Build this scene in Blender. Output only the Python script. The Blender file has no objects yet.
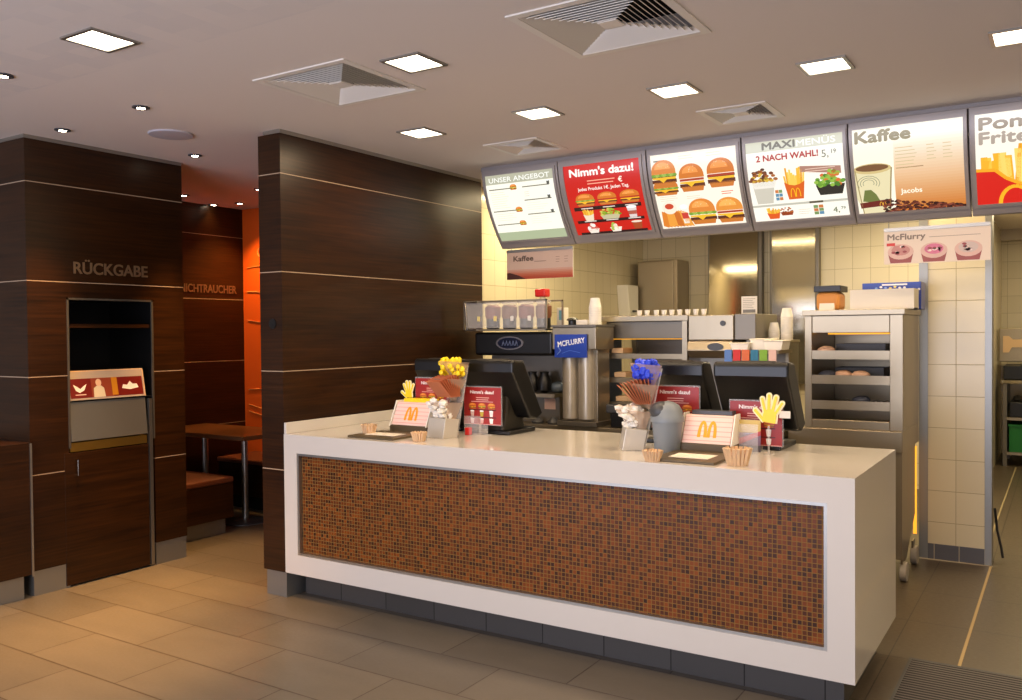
import bpy, bmesh, math, random
from mathutils import Vector, Matrix
from math import sin, cos, pi, radians
random.seed(7)
S = bpy.context.scene
COL = S.collection

# ------------------------------------------------------------------ camera
F = 871.35; YAW, PITCH, ROLL = radians(122.5185), radians(-1.1368), radians(-0.5133); CH = 1.55
FW = Vector((cos(PITCH)*cos(YAW), cos(PITCH)*sin(YAW), sin(PITCH)))
RT = Vector((sin(YAW), -cos(YAW), 0)); UP = RT.cross(FW)
RT, UP = RT*cos(ROLL)+UP*sin(ROLL), -RT*sin(ROLL)+UP*cos(ROLL)
cam_d = bpy.data.cameras.new('camera'); cam_d.sensor_width = 36; cam_d.lens = F*36/1022
cam = bpy.data.objects.new('camera', cam_d); COL.objects.link(cam)
mw = Matrix((RT, UP, -FW)).transposed().to_4x4(); mw.translation = (0, 0, CH); cam.matrix_world = mw
cam_d.clip_start = 0.05; S.camera = cam

def at(px, py, x=None, y=None, z=None):
    d = FW+RT*((px-511)/F)-UP*((py-350)/F)
    if x is not None: t = x/d.x
    elif y is not None: t = y/d.y
    else: t = (z-CH)/d.z
    return Vector((0, 0, CH))+d*t

# ------------------------------------------------------------------ colours and materials
def lin(c):
    if isinstance(c, str): c = [int(c[i:i+2], 16) for i in (0, 2, 4)]
    out = []
    for v in c[:3]:
        v = v/255
        out.append(v/12.92 if v <= .04045 else ((v+.055)/1.055)**2.4)
    return (*out, 1)

def mat(name, col=(128, 128, 128), rough=.5, metal=0, emit=None, es=1, spec=.5, coat=0):
    m = bpy.data.materials.new(name); m.use_nodes = True
    b = m.node_tree.nodes['Principled BSDF']
    b.inputs['Base Color'].default_value = lin(col); b.inputs['Roughness'].default_value = rough
    b.inputs['Metallic'].default_value = metal; b.inputs['Specular IOR Level'].default_value = spec
    b.inputs['Coat Weight'].default_value = coat
    if emit is not None:
        b.inputs['Emission Color'].default_value = lin(emit); b.inputs['Emission Strength'].default_value = es
    return m

class N:
    """tiny node helper"""
    def __init__(s, m): s.m = m; s.t = m.node_tree; s.b = s.t.nodes['Principled BSDF']
    def n(s, typ, **k):
        x = s.t.nodes.new(typ)
        for a, v in k.items(): setattr(x, a, v)
        return x
    def l(s, a, b): s.t.links.new(a, b)
    def val(s, sock, v):
        if isinstance(v, (int, float, tuple)): sock.default_value = v
        else: s.l(v, sock)
    def math(s, op, a, b=0, c=None):
        x = s.n('ShaderNodeMath', operation=op); s.val(x.inputs[0], a); s.val(x.inputs[1], b)
        if c is not None: s.val(x.inputs[2], c)
        return x.outputs[0]
    def pos(s):
        g = s.n('ShaderNodeNewGeometry'); x = s.n('ShaderNodeSeparateXYZ'); s.l(g.outputs['Position'], x.inputs[0]); return g.outputs['Position'], x.outputs
    def mix(s, f, a, b):
        x = s.n('ShaderNodeMix', data_type='RGBA'); s.val(x.inputs['Factor'], f); s.val(x.inputs['A'], a); s.val(x.inputs['B'], b); return x.outputs['Result']
    def comb(s, a, b, c=0.0):
        x = s.n('ShaderNodeCombineXYZ'); s.val(x.inputs[0], a); s.val(x.inputs[1], b); s.val(x.inputs[2], c); return x.outputs[0]
    def noise(s, vec, scale, detail=3, sc=(1, 1, 1)):
        mp = s.n('ShaderNodeMapping'); mp.inputs['Scale'].default_value = sc; s.l(vec, mp.inputs['Vector'])
        x = s.n('ShaderNodeTexNoise'); x.inputs['Scale'].default_value = scale; x.inputs['Detail'].default_value = detail
        s.l(mp.outputs[0], x.inputs['Vector']); return x.outputs['Fac']
    def ramp(s, f, stops):
        r = s.n('ShaderNodeValToRGB'); s.l(f, r.inputs[0]); e = r.color_ramp.elements
        while len(e) > 1: e.remove(e[-1])
        e[0].position, e[0].color = stops[0][0], lin(stops[0][1])
        for p, c in stops[1:]:
            q = e.new(p); q.color = lin(c)
        return r.outputs[0]

def wood(name, seams=(), a=(29, 14, 4), b=(60, 33, 11), rough=.34):
    m = mat(name, rough=rough, spec=.3); k = N(m); p, x = k.pos()
    f = k.noise(p, 1.0, 6, (3, 3, 90)); g = k.noise(p, 1.0, 2, (1.2, 1.2, 9))
    f = k.math('ADD', k.math('MULTIPLY', f, .65), k.math('MULTIPLY', g, .35))
    c = k.ramp(f, [(.32, a), (.68, b)])
    msk = 0.0
    for h in seams:
        q = k.math('LESS_THAN', k.math('ABSOLUTE', k.math('SUBTRACT', x[2], h)), .0026)
        msk = q if isinstance(msk, float) else k.math('MAXIMUM', msk, q)
    if seams:
        c = k.mix(msk, c, lin((178, 155, 130)))
    k.l(c, k.b.inputs['Base Color'])
    bmp = k.n('ShaderNodeBump'); bmp.inputs['Strength'].default_value = .08; bmp.inputs['Distance'].default_value = .002
    k.l(f, bmp.inputs['Height']); k.l(bmp.outputs[0], k.b.inputs['Normal'])
    return m

def grid(name, au, av, su, sv, ou, ov, mort, cols, grout, rough=.3, bump=.3, spread=None):
    m = mat(name, rough=rough, spec=.28 if name == 'mosaic' else .5); k = N(m); p, x = k.pos()
    u = k.math('DIVIDE', k.math('SUBTRACT', x[au], ou), su); v = k.math('DIVIDE', k.math('SUBTRACT', x[av], ov), sv)
    fu, fv = k.math('FRACT', u), k.math('FRACT', v)
    eu = k.math('LESS_THAN', k.math('MINIMUM', fu, k.math('SUBTRACT', 1.0, fu)), mort/su/2)
    ev = k.math('LESS_THAN', k.math('MINIMUM', fv, k.math('SUBTRACT', 1.0, fv)), mort/sv/2)
    g = k.math('MAXIMUM', eu, ev)
    w = k.n('ShaderNodeTexWhiteNoise', noise_dimensions='2D'); k.l(k.comb(k.math('FLOOR', u), k.math('FLOOR', v)), w.inputs['Vector'])
    c = k.ramp(w.outputs['Value'], [(i/max(1, len(cols)-1), q) for i, q in enumerate(cols)])
    k.l(k.mix(g, c, lin(grout)), k.b.inputs['Base Color'])
    k.l(k.math('ADD', k.math('MULTIPLY', g, .5), rough), k.b.inputs['Roughness'])
    bmp = k.n('ShaderNodeBump'); bmp.inputs['Strength'].default_value = bump; bmp.inputs['Distance'].default_value = .002
    k.l(k.math('SUBTRACT', 1.0, g), bmp.inputs['Height']); k.l(bmp.outputs[0], k.b.inputs['Normal'])
    return m

def floor_mat():
    m = mat('floor_tile', rough=.38); k = N(m); p, x = k.pos()
    v = k.comb(k.math('SUBTRACT', x[0], -3.925), k.math('SUBTRACT', x[1], 2.295))
    b = k.n('ShaderNodeTexBrick'); b.offset = .5; b.offset_frequency = 2
    b.inputs['Scale'].default_value = 1; b.inputs['Brick Width'].default_value = .69; b.inputs['Row Height'].default_value = .3467
    b.inputs['Mortar Size'].default_value = .0032; b.inputs['Mortar Smooth'].default_value = .2; b.inputs['Bias'].default_value = 0
    b.inputs['Color1'].default_value = lin((113, 105, 93)); b.inputs['Color2'].default_value = lin((100, 93, 83)); b.inputs['Mortar'].default_value = lin((66, 54, 42))
    k.l(v, b.inputs['Vector'])
    n = k.noise(p, 3.0, 5, (1, 2.5, 1)); n2 = k.noise(p, 40, 3, (1, 3, 1))
    n = k.math('ADD', k.math('MULTIPLY', n, .3), k.math('MULTIPLY', n2, .12))
    mx = k.n('ShaderNodeMix', data_type='RGBA', blend_type='MULTIPLY'); mx.inputs['Factor'].default_value = 1
    k.l(b.outputs['Color'], mx.inputs['A']); k.l(k.comb(*[k.math('ADD', n, .78)]*3), mx.inputs['B'])
    fu, fv = k.math('FRACT', k.math('DIVIDE', k.math('SUBTRACT', x[0], -.41), .30)), k.math('FRACT', k.math('DIVIDE', k.math('SUBTRACT', x[1], 4.42), .60))
    jt = k.math('MAXIMUM', k.math('LESS_THAN', fu, .018), k.math('LESS_THAN', fv, .009))
    svc = k.mix(jt, k.mix(n, lin((88, 76, 60)), lin((56, 49, 41))), lin((40, 32, 25)))
    reg = k.math('GREATER_THAN', x[1], 3.72)
    reg = k.math('MULTIPLY', reg, k.math('GREATER_THAN', x[0], -3.9))
    k.l(k.mix(reg, mx.outputs['Result'], svc), k.b.inputs['Base Color'])
    k.l(k.math('ADD', k.math('MULTIPLY', n2, .2), .28), k.b.inputs['Roughness'])
    bmp = k.n('ShaderNodeBump', invert=True); bmp.inputs['Strength'].default_value = .3; bmp.inputs['Distance'].default_value = .002
    k.l(b.outputs['Fac'], bmp.inputs['Height']); k.l(bmp.outputs[0], k.b.inputs['Normal'])
    return m

def steel(name, col=(166, 154, 132), rough=.36, sc=(8, 8, 1)):
    m = mat(name, col, rough, .85); k = N(m); p, x = k.pos()
    n = k.noise(p, 4, 3, sc)
    k.l(k.math('ADD', k.math('MULTIPLY', n, .05), rough-.025), k.b.inputs['Roughness'])
    return m

def clear(name, col=(255, 255, 255), alpha=.16, rough=.08):
    m = mat(name, col, rough); m.node_tree.nodes['Principled BSDF'].inputs['Alpha'].default_value = alpha
    return m

def attr_mat(name, emit=0, rough=.4):
    m = mat(name, rough=rough); k = N(m)
    a = k.n('ShaderNodeVertexColor', layer_name='Col')
    if emit:
        k.b.inputs['Base Color'].default_value = (.02, .02, .02, 1); k.b.inputs['Roughness'].default_value = .25
        k.l(a.outputs['Color'], k.b.inputs['Emission Color']); k.b.inputs['Emission Strength'].default_value = emit
    else: k.l(a.outputs['Color'], k.b.inputs['Base Color'])
    return m

SEAM_P = (2.495, 1.92, 1.335, .755); SEAM_L = (2.475, 1.886, 1.31, .724)
M = dict(
    wood_p=wood('dark_wood_partition', SEAM_P), wood_l=wood('dark_wood_cabinet', SEAM_L), wood=wood('dark_wood_plain'),
    wood_top=wood('brown_table_top', (), (84, 52, 30), (120, 78, 46), .3),
    floor=floor_mat(), ceil=mat('ceiling_paint', (226, 218, 208), .8), plaster=mat('plaster', (206, 196, 180), .8),
    mosaic=grid('mosaic', 0, 2, .02, .02, -3.765, .267, .0032, [(50, 22, 5), (80, 34, 5), (108, 50, 7), (128, 62, 9), (86, 38, 6), (60, 27, 7), (114, 54, 8)], (132, 98, 48), .34, .3),
    tile_y=grid('cream_tile_back', 0, 2, .17, .212, -.446, .04, .004, [(216, 205, 176), (211, 200, 170)], (160, 148, 118), .22),
    tile_x=grid('cream_tile_side', 1, 2, .17, .212, 9.2, .04, .004, [(216, 205, 176), (211, 200, 170)], (160, 148, 118), .22),
    skirt=grid('grey_skirting_tile', 0, 2, .15, .5, -.446, -.2, .005, [(84, 84, 92), (92, 92, 98)], (168, 158, 140), .35),
    plinth=grid('dark_plinth_tile', 0, 2, .34, .5, -3.9, -.2, .005, [(66, 62, 58), (72, 68, 64)], (34, 30, 28), .4),
    white=mat('white_solid_surface', (212, 206, 197), .14, coat=.3), alu=mat('brushed_aluminium', (168, 165, 158), .35, .9),
    kick=mat('kick_plate', (150, 150, 146), .38, .75), bezel=mat('grey_lightbox', (162, 155, 153), .4, .3), dark=mat('black_void', (10, 9, 9), .9),
    steel=steel('stainless'), steel_h=steel('stainless_bright', (160, 152, 134), .09), steel_d=mat('stainless_dark', (120, 114, 104), .4, .7),
    black=mat('black_plastic', (14, 14, 15), .35), olive=mat('olive_dark_plastic', (50, 46, 38), .5), gold=mat('brass_strip', (196, 148, 62), .35, .8),
    brownbox=mat('olive_brown_tray', (92, 78, 54), .45, .2), paper=mat('white_paper', (235, 228, 214), .7), pink=mat('pale_pink_paper', (232, 196, 180), .7),
    orange=mat('orange_wall', (244, 104, 16), .55), cream_line=mat('pale_orange_line', (240, 160, 80), .6), tan=mat('tan_card', (214, 180, 140), .6),
    grey=mat('grey_plastic', (128, 136, 142), .4), greyd=mat('dark_grey_plastic', (66, 68, 72), .4), blue=mat('blue_plastic', (26, 62, 170), .35), bluegrey=mat('blue_grey_panel', (96, 110, 124), .4, .3),
    clear=clear('clear_acrylic'), clear2=clear('frosted_bag', (230, 225, 215), .3, .3), yellow=mat('yellow_plastic', (250, 220, 20), .4), bluep=mat('blue_straws', (40, 70, 220), .4),
    whitep=mat('white_plastic', (240, 236, 226), .4), brownc=mat('brown_card', (190, 110, 72), .5), red=mat('red_plastic', (206, 30, 22), .4), green=mat('green_crate', (16, 110, 44), .5),
    seat=mat('brown_leatherette', (110, 58, 34), .5), letter=mat('bronze_letters', (150, 122, 92), .4, .6), glow=mat('lamp_diffuser', (255, 255, 255), .5, emit=(255, 240, 214), es=8),
    spotglow=mat('spot_lamp', (255, 255, 255), .5, emit=(255, 236, 205), es=30), vent=mat('vent_white', (232, 226, 216), .5), chrome=mat('chrome', (210, 205, 200), .15, 1),
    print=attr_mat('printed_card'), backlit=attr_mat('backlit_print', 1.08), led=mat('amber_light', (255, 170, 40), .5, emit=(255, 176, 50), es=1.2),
    trimline=mat('floor_joint_strip', (150, 134, 100), .6), cylsteel=mat('satin_cylinder', (206, 198, 184), .35, .6), redf=mat('red_filling', (120, 40, 34), .5), silver=mat('silver_plastic', (206, 200, 188), .35, .3), pocket=clear('smoky_pocket', (206, 176, 150), .45, .3),
    wrap=mat('burger_wrap', (216, 176, 150), .6), wrapb=mat('dark_wrap', (60, 66, 84), .5), rubber=mat('castor_grey', (168, 160, 148), .5), cable=mat('cable_black', (18, 18, 20), .5),
    pinkc=mat('pink_candy', (140, 84, 76), .5), brownf=mat('brown_filling', (120, 70, 40), .5), speaker=mat('speaker_grille', (186, 182, 190), .6),
)
# ribbed entrance mat
mm = mat('ribbed_mat', (70, 62, 58), .8); k = N(mm); p, x = k.pos()
fr = k.math('FRACT', k.math('DIVIDE', x[1], .028)); k.l(k.mix(k.math('LESS_THAN', fr, .42), lin((30, 27, 27)), lin((104, 97, 95))), k.b.inputs['Base Color']); M['mat'] = mm
# faint relief pattern on part of the ceiling
k = N(M['ceil']); p, x = k.pos()
w_ = k.n('ShaderNodeTexWhiteNoise', noise_dimensions='2D'); k.l(k.comb(k.math('FLOOR', k.math('MULTIPLY', x[0], 9)), k.math('FLOOR', k.math('MULTIPLY', x[1], 9))), w_.inputs['Vector'])
k.l(k.mix(k.math('MULTIPLY', k.math('MULTIPLY', w_.outputs['Value'], .35), k.math('LESS_THAN', x[1], 2.35)), lin((228, 218, 210)), lin((206, 200, 198))), k.b.inputs['Base Color'])
nz = k.noise(p, 60, 2); bm_ = k.n('ShaderNodeBump'); bm_.inputs['Strength'].default_value = .05; k.l(nz, bm_.inputs['Height']); k.l(bm_.outputs[0], k.b.inputs['Normal'])

# ------------------------------------------------------------------ object helpers
ROOT = {}
def tag(o, label=None, cat=None, group=None, kind=None):
    for a, v in (('label', label), ('category', cat), ('group', group), ('kind', kind)):
        if v: o[a] = v
    return o
def thing(name, loc, label, cat, group=None, rz=0.0):
    o = bpy.data.objects.new(name, None); COL.objects.link(o); o.empty_display_size = .1
    o.location = loc; o.rotation_euler = (0, 0, rz)
    ROOT[o] = Matrix.Translation(Vector(loc)) @ Matrix.Rotation(rz, 4, 'Z')
    return tag(o, label, cat, group)
class MB:
    def __init__(s, T=None): s.b = bmesh.new(); s.T = T
    def _t(s, vs, M_=None):
        if M_ is not None: bmesh.ops.transform(s.b, matrix=M_, verts=vs)
        return vs
    def box(s, x0, x1, y0, y1, z0, z1, R=None):
        r = bmesh.ops.create_cube(s.b, size=1)['verts']
        T = Matrix.Translation(((x0+x1)/2, (y0+y1)/2, (z0+z1)/2)) @ Matrix.Diagonal((abs(x1-x0), abs(y1-y0), abs(z1-z0), 1))
        s._t(r, (R @ T) if R else T); return s
    def cyl(s, c, r, h, n=24, r2=None, R=None, caps=True):
        v = bmesh.ops.create_cone(s.b, cap_ends=caps, segments=n, radius1=r, radius2=r if r2 is None else r2, depth=h)['verts']
        T = Matrix.Translation(Vector(c)) @ (R or Matrix()) @ Matrix.Translation((0, 0, h/2)); s._t(v, T); return s
    def lathe(s, c, prof, n=28, R=None, sy=1):
        rings = []
        T = Matrix.Translation(Vector(c)) @ (R or Matrix())
        for r, z in prof:
            rings.append([s.b.verts.new(T @ Vector((max(r, 1e-4)*cos(2*pi*i/n), sy*max(r, 1e-4)*sin(2*pi*i/n), z))) for i in range(n)])
        for a, b in zip(rings, rings[1:]):
            for i in range(n): s.b.faces.new((a[i], a[(i+1) % n], b[(i+1) % n], b[i]))
        s.b.faces.new(rings[0][::-1]); s.b.faces.new(rings[-1]); return s
    def prism(s, pts, axis, a, b):
        """polygon extruded along axis 'x','y' or 'z'; pts are the other two coordinates in order"""
        def P(p, t): return {'x': (t, p[0], p[1]), 'y': (p[0], t, p[1]), 'z': (p[0], p[1], t)}[axis]
        A = [s.b.verts.new(P(p, a)) for p in pts]; B = [s.b.verts.new(P(p, b)) for p in pts]
        s.b.faces.new(A); s.b.faces.new(B[::-1]); n = len(pts)
        for i in range(n): s.b.faces.new((A[i], B[i], B[(i+1) % n], A[(i+1) % n]))
        return s
    def tube(s, pts, r, n=8):
        pts = [Vector(p) for p in pts]; rings = []
        for i, p in enumerate(pts):
            d = (pts[min(i+1, len(pts)-1)]-pts[max(i-1, 0)]).normalized()
            a = d.orthogonal().normalized() if i == 0 else (a-d*a.dot(d)).normalized()
            c = d.cross(a)
            rings.append([s.b.verts.new(p+(a*cos(2*pi*j/n)+c*sin(2*pi*j/n))*r) for j in range(n)])
        for A, B in zip(rings, rings[1:]):
            for j in range(n): s.b.faces.new((A[j], A[(j+1) % n], B[(j+1) % n], B[j]))
        s.b.faces.new(rings[0][::-1]); s.b.faces.new(rings[-1]); return s
    def ball(s, c, r, sub=2, sq=(1, 1, 1), jit=0):
        v = bmesh.ops.create_icosphere(s.b, subdivisions=sub, radius=1)['verts']
        for q in v: q.co = Vector(c)+Vector((q.co.x*sq[0], q.co.y*sq[1], q.co.z*sq[2]))*r*(1+random.uniform(-jit, jit))
        return s
    def face(s, vs): s.b.faces.new([s.b.verts.new(v) for v in vs]); return s
    def build(s, name, m, parent=None, bevel=0, smooth=False, label=None, cat=None, group=None, kind=None, local=False, seg=2, org=None):
        bmesh.ops.recalc_face_normals(s.b, faces=s.b.faces)
        me = bpy.data.meshes.new(name); s.b.to_mesh(me); s.b.free()
        o = bpy.data.objects.new(name, me); COL.objects.link(o)
        for q in (m if isinstance(m, (list, tuple)) else [m]): me.materials.append(M[q] if isinstance(q, str) else q)
        if parent is not None:
            o.parent = parent; ROOT[o] = ROOT[parent]
            if not local: me.transform(ROOT[parent].inverted())
        else:
            xs = [v.co for v in me.vertices]
            c = Vector(org) if org else Vector(((min(v.x for v in xs)+max(v.x for v in xs))/2, (min(v.y for v in xs)+max(v.y for v in xs))/2, min(v.z for v in xs)))
            me.transform(Matrix.Translation(-c)); o.location = c; ROOT[o] = Matrix.Translation(c)
        if smooth:
            for f in me.polygons: f.use_smooth = True
            try: me.set_sharp_from_angle(angle=radians(40))
            except Exception: pass
        if bevel:
            b = o.modifiers.new('bevel', 'BEVEL'); b.width = bevel; b.segments = seg; b.limit_method = 'ANGLE'; b.angle_limit = radians(40)
        return tag(o, label, cat, group, kind)
def bx(x0, x1, y0, y1, z0, z1): return MB().box(x0, x1, y0, y1, z0, z1)
def dup(root, loc, label=None, rz=None):
    r = root.copy(); COL.objects.link(r); r.location = loc
    if label: r['label'] = label
    if rz is not None: r.rotation_euler = (0, 0, rz)
    for ch in list(root.children):
        c = ch.copy(); COL.objects.link(c); c.parent = r
        for g in list(ch.children):
            d = g.copy(); COL.objects.link(d); d.parent = c
    return r
def struct(name, mb, m, **k): return mb.build(name, m, kind='structure', **k)

# ------------------------------------------------------------------ flat artwork
_tc = {}
def text2d(s, off=0.0, res=3):
    key = (s, off, res)
    if key in _tc: return _tc[key]
    cu = bpy.data.curves.new('t', 'FONT'); cu.body = s; cu.size = 1; cu.offset = off; cu.resolution_u = res; cu.fill_mode = 'FRONT'
    o = bpy.data.objects.new('t', cu); COL.objects.link(o)
    dg = bpy.context.evaluated_depsgraph_get(); me = bpy.data.meshes.new_from_object(o.evaluated_get(dg))
    vs = [(v.co.x, v.co.y) for v in me.vertices]; fs = [tuple(p.vertices) for p in me.polygons]
    bpy.data.objects.remove(o); bpy.data.meshes.remove(me); bpy.data.curves.remove(cu)
    _tc[key] = (vs, fs); return _tc[key]

class Art:
    """flat print: shapes in (u, v) metres, each on a layer"""
    def __init__(s): s.v = []; s.f = []; s.c = []; s.l = 0
    def poly(s, pts, col, lay):
        i = len(s.v); s.v += [(p[0], p[1], lay) for p in pts]; s.f.append(tuple(range(i, i+len(pts)))); s.c.append(lin(col))
    def rect(s, x0, y0, x1, y1, col, lay=1): s.poly([(x0, y0), (x1, y0), (x1, y1), (x0, y1)], col, lay)
    def ell(s, cx, cy, rx, ry, col, lay=1, a0=0, a1=360, n=18):
        m = max(4, int(n*(a1-a0)/360)); full = a1-a0 >= 360
        s.poly([(cx+rx*cos(radians(a0+(a1-a0)*i/m)), cy+ry*sin(radians(a0+(a1-a0)*i/m))) for i in range(m if full else m+1)], col, lay)
    def text(s, t, x, y, h, col, lay=2, off=0.0, w=None, al='l', shear=0, rot=0):
        if off:
            o = off*h*1.7
            for i_, (dx_, dy_) in enumerate(((-o, 0), (o, 0), (0, o), (0, -o), (o*.7, o*.7), (-o*.7, -o*.7))): s.text(t, x+dx_, y+dy_, h, col, lay+.12*(i_+1), 0, w, al, shear, rot)
        vs, fs = text2d(t, 0)
        if not vs: return
        x0 = min(v[0] for v in vs); x1 = max(v[0] for v in vs); sc = h/.72; sx = sc if w is None else w/(x1-x0)
        wd = (x1-x0)*sx; dx = {'l': 0, 'c': -wd/2, 'r': -wd}[al]; i = len(s.v); r = radians(rot)
        for a, b in vs:
            p = (a-x0)*sx+dx+b*sc*shear; q = b*sc
            s.v.append((x+p*cos(r)-q*sin(r), y+p*sin(r)+q*cos(r), lay))
        for f in fs: s.f.append(tuple(i+j for j in f)); s.c.append(lin(col))
    def stroke(s, pts, w, col, lay=2):
        for a, b in zip(pts, pts[1:]):
            dx, dy = b[0]-a[0], b[1]-a[1]; L = math.hypot(dx, dy) or 1; nx, ny = -dy/L*w/2, dx/L*w/2
            s.poly([(a[0]+nx, a[1]+ny), (a[0]-nx, a[1]-ny), (b[0]-nx, b[1]-ny), (b[0]+nx, b[1]+ny)], col, lay)
    def arches(s, cx, y, w, h, col=(250, 190, 20), lay=3, t=.16):
        for d in (-1, 1):
            O = [(cx+d*w/4+w/4*cos(radians(a)), y+h*sin(radians(a))**.8) for a in range(0, 181, 15)]
            I = [(cx+d*w/4+(w/4-t*w*.5)*cos(radians(a)), y+(h-t*w*.55)*sin(radians(a))**.8) for a in range(0, 181, 15)]
            for i in range(len(O)-1): s.poly([O[i], O[i+1], I[i+1], I[i]], col, lay)
    def burger(s, x, y, w, h, lay=2, top=(214, 120, 34), green=True, double=False):
        s.poly([(x+w*.04, y+h*.2), (x+w*.1, y+h*.02), (x+w*.9, y+h*.02), (x+w*.96, y+h*.2)], (206, 120, 44), lay)
        s.rect(x, y+h*.17, x+w, y+h*.3, (92, 42, 18), lay)
        s.poly([(x+w*.02, y+h*.32), (x+w*.3, y+h*.3), (x+w*.45, y+h*.18), (x+w*.6, y+h*.3), (x+w*.98, y+h*.3), (x+w*.98, y+h*.38), (x+w*.02, y+h*.38)], (250, 190, 40), lay+1)
        if double: s.rect(x, y+h*.38, x+w, y+h*.46, (100, 46, 20), lay)
        if green:
            n = 7
            for i in range(n): s.ell(x+w*(i+.5)/n, y+h*.45, w*.11, h*.06, ((120, 160, 50), (160, 190, 80))[i % 2], lay+2, n=8)
        else: s.rect(x+w*.02, y+h*.4, x+w*.98, y+h*.48, (176, 60, 30), lay+1)
        P = [(x+w/2+w*.5*cos(radians(a)), y+h*.5+h*.5*sin(radians(a))**.75) for a in range(0, 181, 12)]
        s.poly(P, top, lay+3)
        P = [(x+w*.46+w*.32*cos(radians(a)), y+h*.68+h*.24*sin(radians(a))) for a in range(0, 181, 20)]
        s.poly(P, tuple(min(255, c+34) for c in top), lay+4)
        for i in range(7): s.ell(x+w*random.uniform(.25, .75), y+h*random.uniform(.72, .9), w*.014, h*.014, (250, 225, 170), lay+5, n=5)
    def fries(s, x, y, w, h, lay=2, red=(206, 34, 18), m=True):
        for i in range(11):
            t = i/10; a = x+w*(.06+.8*t); hh = h*(.86+random.uniform(-.12, .14)); q = (t-.5)*w*.16
            s.poly([(a, y+h*.4), (a+w*.09, y+h*.4), (a+w*.09+q, y+hh), (a+q, y+hh)], random.choice([(246, 186, 50), (252, 206, 84), (232, 160, 34)]), lay+i % 3)
        s.poly([(x+w*.14, y), (x+w*.86, y), (x+w, y+h*.56), (x+w*.75, y+h*.47), (x+w*.5, y+h*.44), (x+w*.25, y+h*.47), (x, y+h*.56)], red, lay+4)
        if m: s.arches(x+w/2, y+h*.08, w*.5, h*.28, lay=lay+5)
    def cup(s, x, y, w, h, body=(240, 236, 226), band=None, lid=(250, 250, 248), lay=2):
        s.poly([(x+w*.14, y), (x+w*.86, y), (x+w, y+h*.86), (x, y+h*.86)], body, lay)
        if band: s.poly([(x+w*.1, y+h*.25), (x+w*.9, y+h*.25), (x+w*.95, y+h*.55), (x+w*.05, y+h*.55)], band, lay+1)
        s.ell(x+w/2, y+h*.86, w*.53, h*.12, lid, lay+2)
    def bowl(s, x, y, w, h, cols, base=(40, 36, 34), lay=2, n=40):
        s.poly([(x+w*.12, y), (x+w*.88, y), (x+w, y+h*.4), (x, y+h*.4)], base, lay)
        for i in range(n):
            a = random.uniform(0, pi); r = math.sqrt(random.random()); s.ell(x+w/2+w*.5*r*cos(a), y+h*.36+h*.58*r*sin(a), w*.085, h*.07, random.choice(cols), lay+1+i % 4, n=7)
    def lines(s, x, y, w, n, dy, col=(170, 168, 150), t=.0022, lay=1, var=.35):
        for i in range(n): s.rect(x, y-i*dy, x+w*(1-random.uniform(0, var)), y-i*dy+t, col, lay)
    def build(s, name, mapf, m, parent=None, cuts=None, eps=.0004, **k):
        b = bmesh.new(); vs = [b.verts.new(v) for v in s.v]; cl = b.loops.layers.float_color.new('Col')
        for f, c in zip(s.f, s.c):
            try: q = b.faces.new([vs[i] for i in f])
            except ValueError: continue
            for lp in q.loops: lp[cl] = c
        if cuts:
            for h in cuts: bmesh.ops.bisect_plane(b, geom=b.verts[:]+b.edges[:]+b.faces[:], plane_co=(0, h, 0), plane_no=(0, 1, 0))
        for v in b.verts: v.co = mapf(v.co.x, v.co.y, v.co.z*eps)
        me = bpy.data.meshes.new(name); b.to_mesh(me); b.free()
        me.materials.append(M[m]); o = bpy.data.objects.new(name, me); COL.objects.link(o)
        if parent is not None:
            o.parent = parent; ROOT[o] = ROOT[parent]; me.transform(ROOT[parent].inverted())
        return tag(o, **k)
def plane_map(O, U, V):
    O, U, V = Vector(O), Vector(U).normalized(), Vector(V).normalized(); n = U.cross(V).normalized()
    return lambda u, v, w: O+U*u+V*v+n*(w+.0008)

def letters(s, h, depth, O, U, V, m, parent, width=None, off=.0):
    vs, fs = text2d(s, off, 4); x0 = min(v[0] for v in vs); x1 = max(v[0] for v in vs); sc = h/.72; sx = sc if not width else width/(x1-x0)
    O, U, V = Vector(O), Vector(U), Vector(V); n = U.cross(V); b = bmesh.new()
    V_ = [b.verts.new(O+U*(v[0]-x0)*sx+V*v[1]*sc) for v in vs]
    F_ = []
    for f in fs:
        try: F_.append(b.faces.new([V_[i] for i in f]))
        except ValueError: pass
    r = bmesh.ops.extrude_face_region(b, geom=F_)
    bmesh.ops.translate(b, vec=n*depth, verts=[g for g in r['geom'] if isinstance(g, bmesh.types.BMVert)])
    mb = MB(); mb.b.free(); mb.b = b
    return mb.build('lettering', m, parent)

# ================================================================== THE SETTING
CZ = 2.75
PX0, PX1, PY0, PY1 = -4.055, -3.87, 3.583, 5.66      # partition
struct('floor', bx(-9, 3.6, -3.2, 13.2, -.12, 0), 'floor')
vents = [(-1.50, 3.10, .60), (-2.945, 3.12, .58), (-2.945, 4.82, .40), (-1.52, 4.77, .38)]
def holed(x0, x1, y0, y1, z0, z1, holes):
    xs = sorted({x0, x1, *[h[i] for h in holes for i in (0, 1)]}); ys = sorted({y0, y1, *[h[i] for h in holes for i in (2, 3)]}); mb = MB()
    for a, b in zip(xs, xs[1:]):
        for c, d in zip(ys, ys[1:]):
            mx, my = (a+b)/2, (c+d)/2
            if not any(h[0] < mx < h[1] and h[2] < my < h[3] for h in holes): mb.box(a, b, c, d, z0, z1)
    return mb
struct('ceiling', holed(-9, 3.6, -3.2, 13.2, CZ, CZ+.1, [(x-w/2+.03, x+w/2-.03, y-w/2+.03, y+w/2-.03) for x, y, w in vents]), 'ceil')
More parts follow.
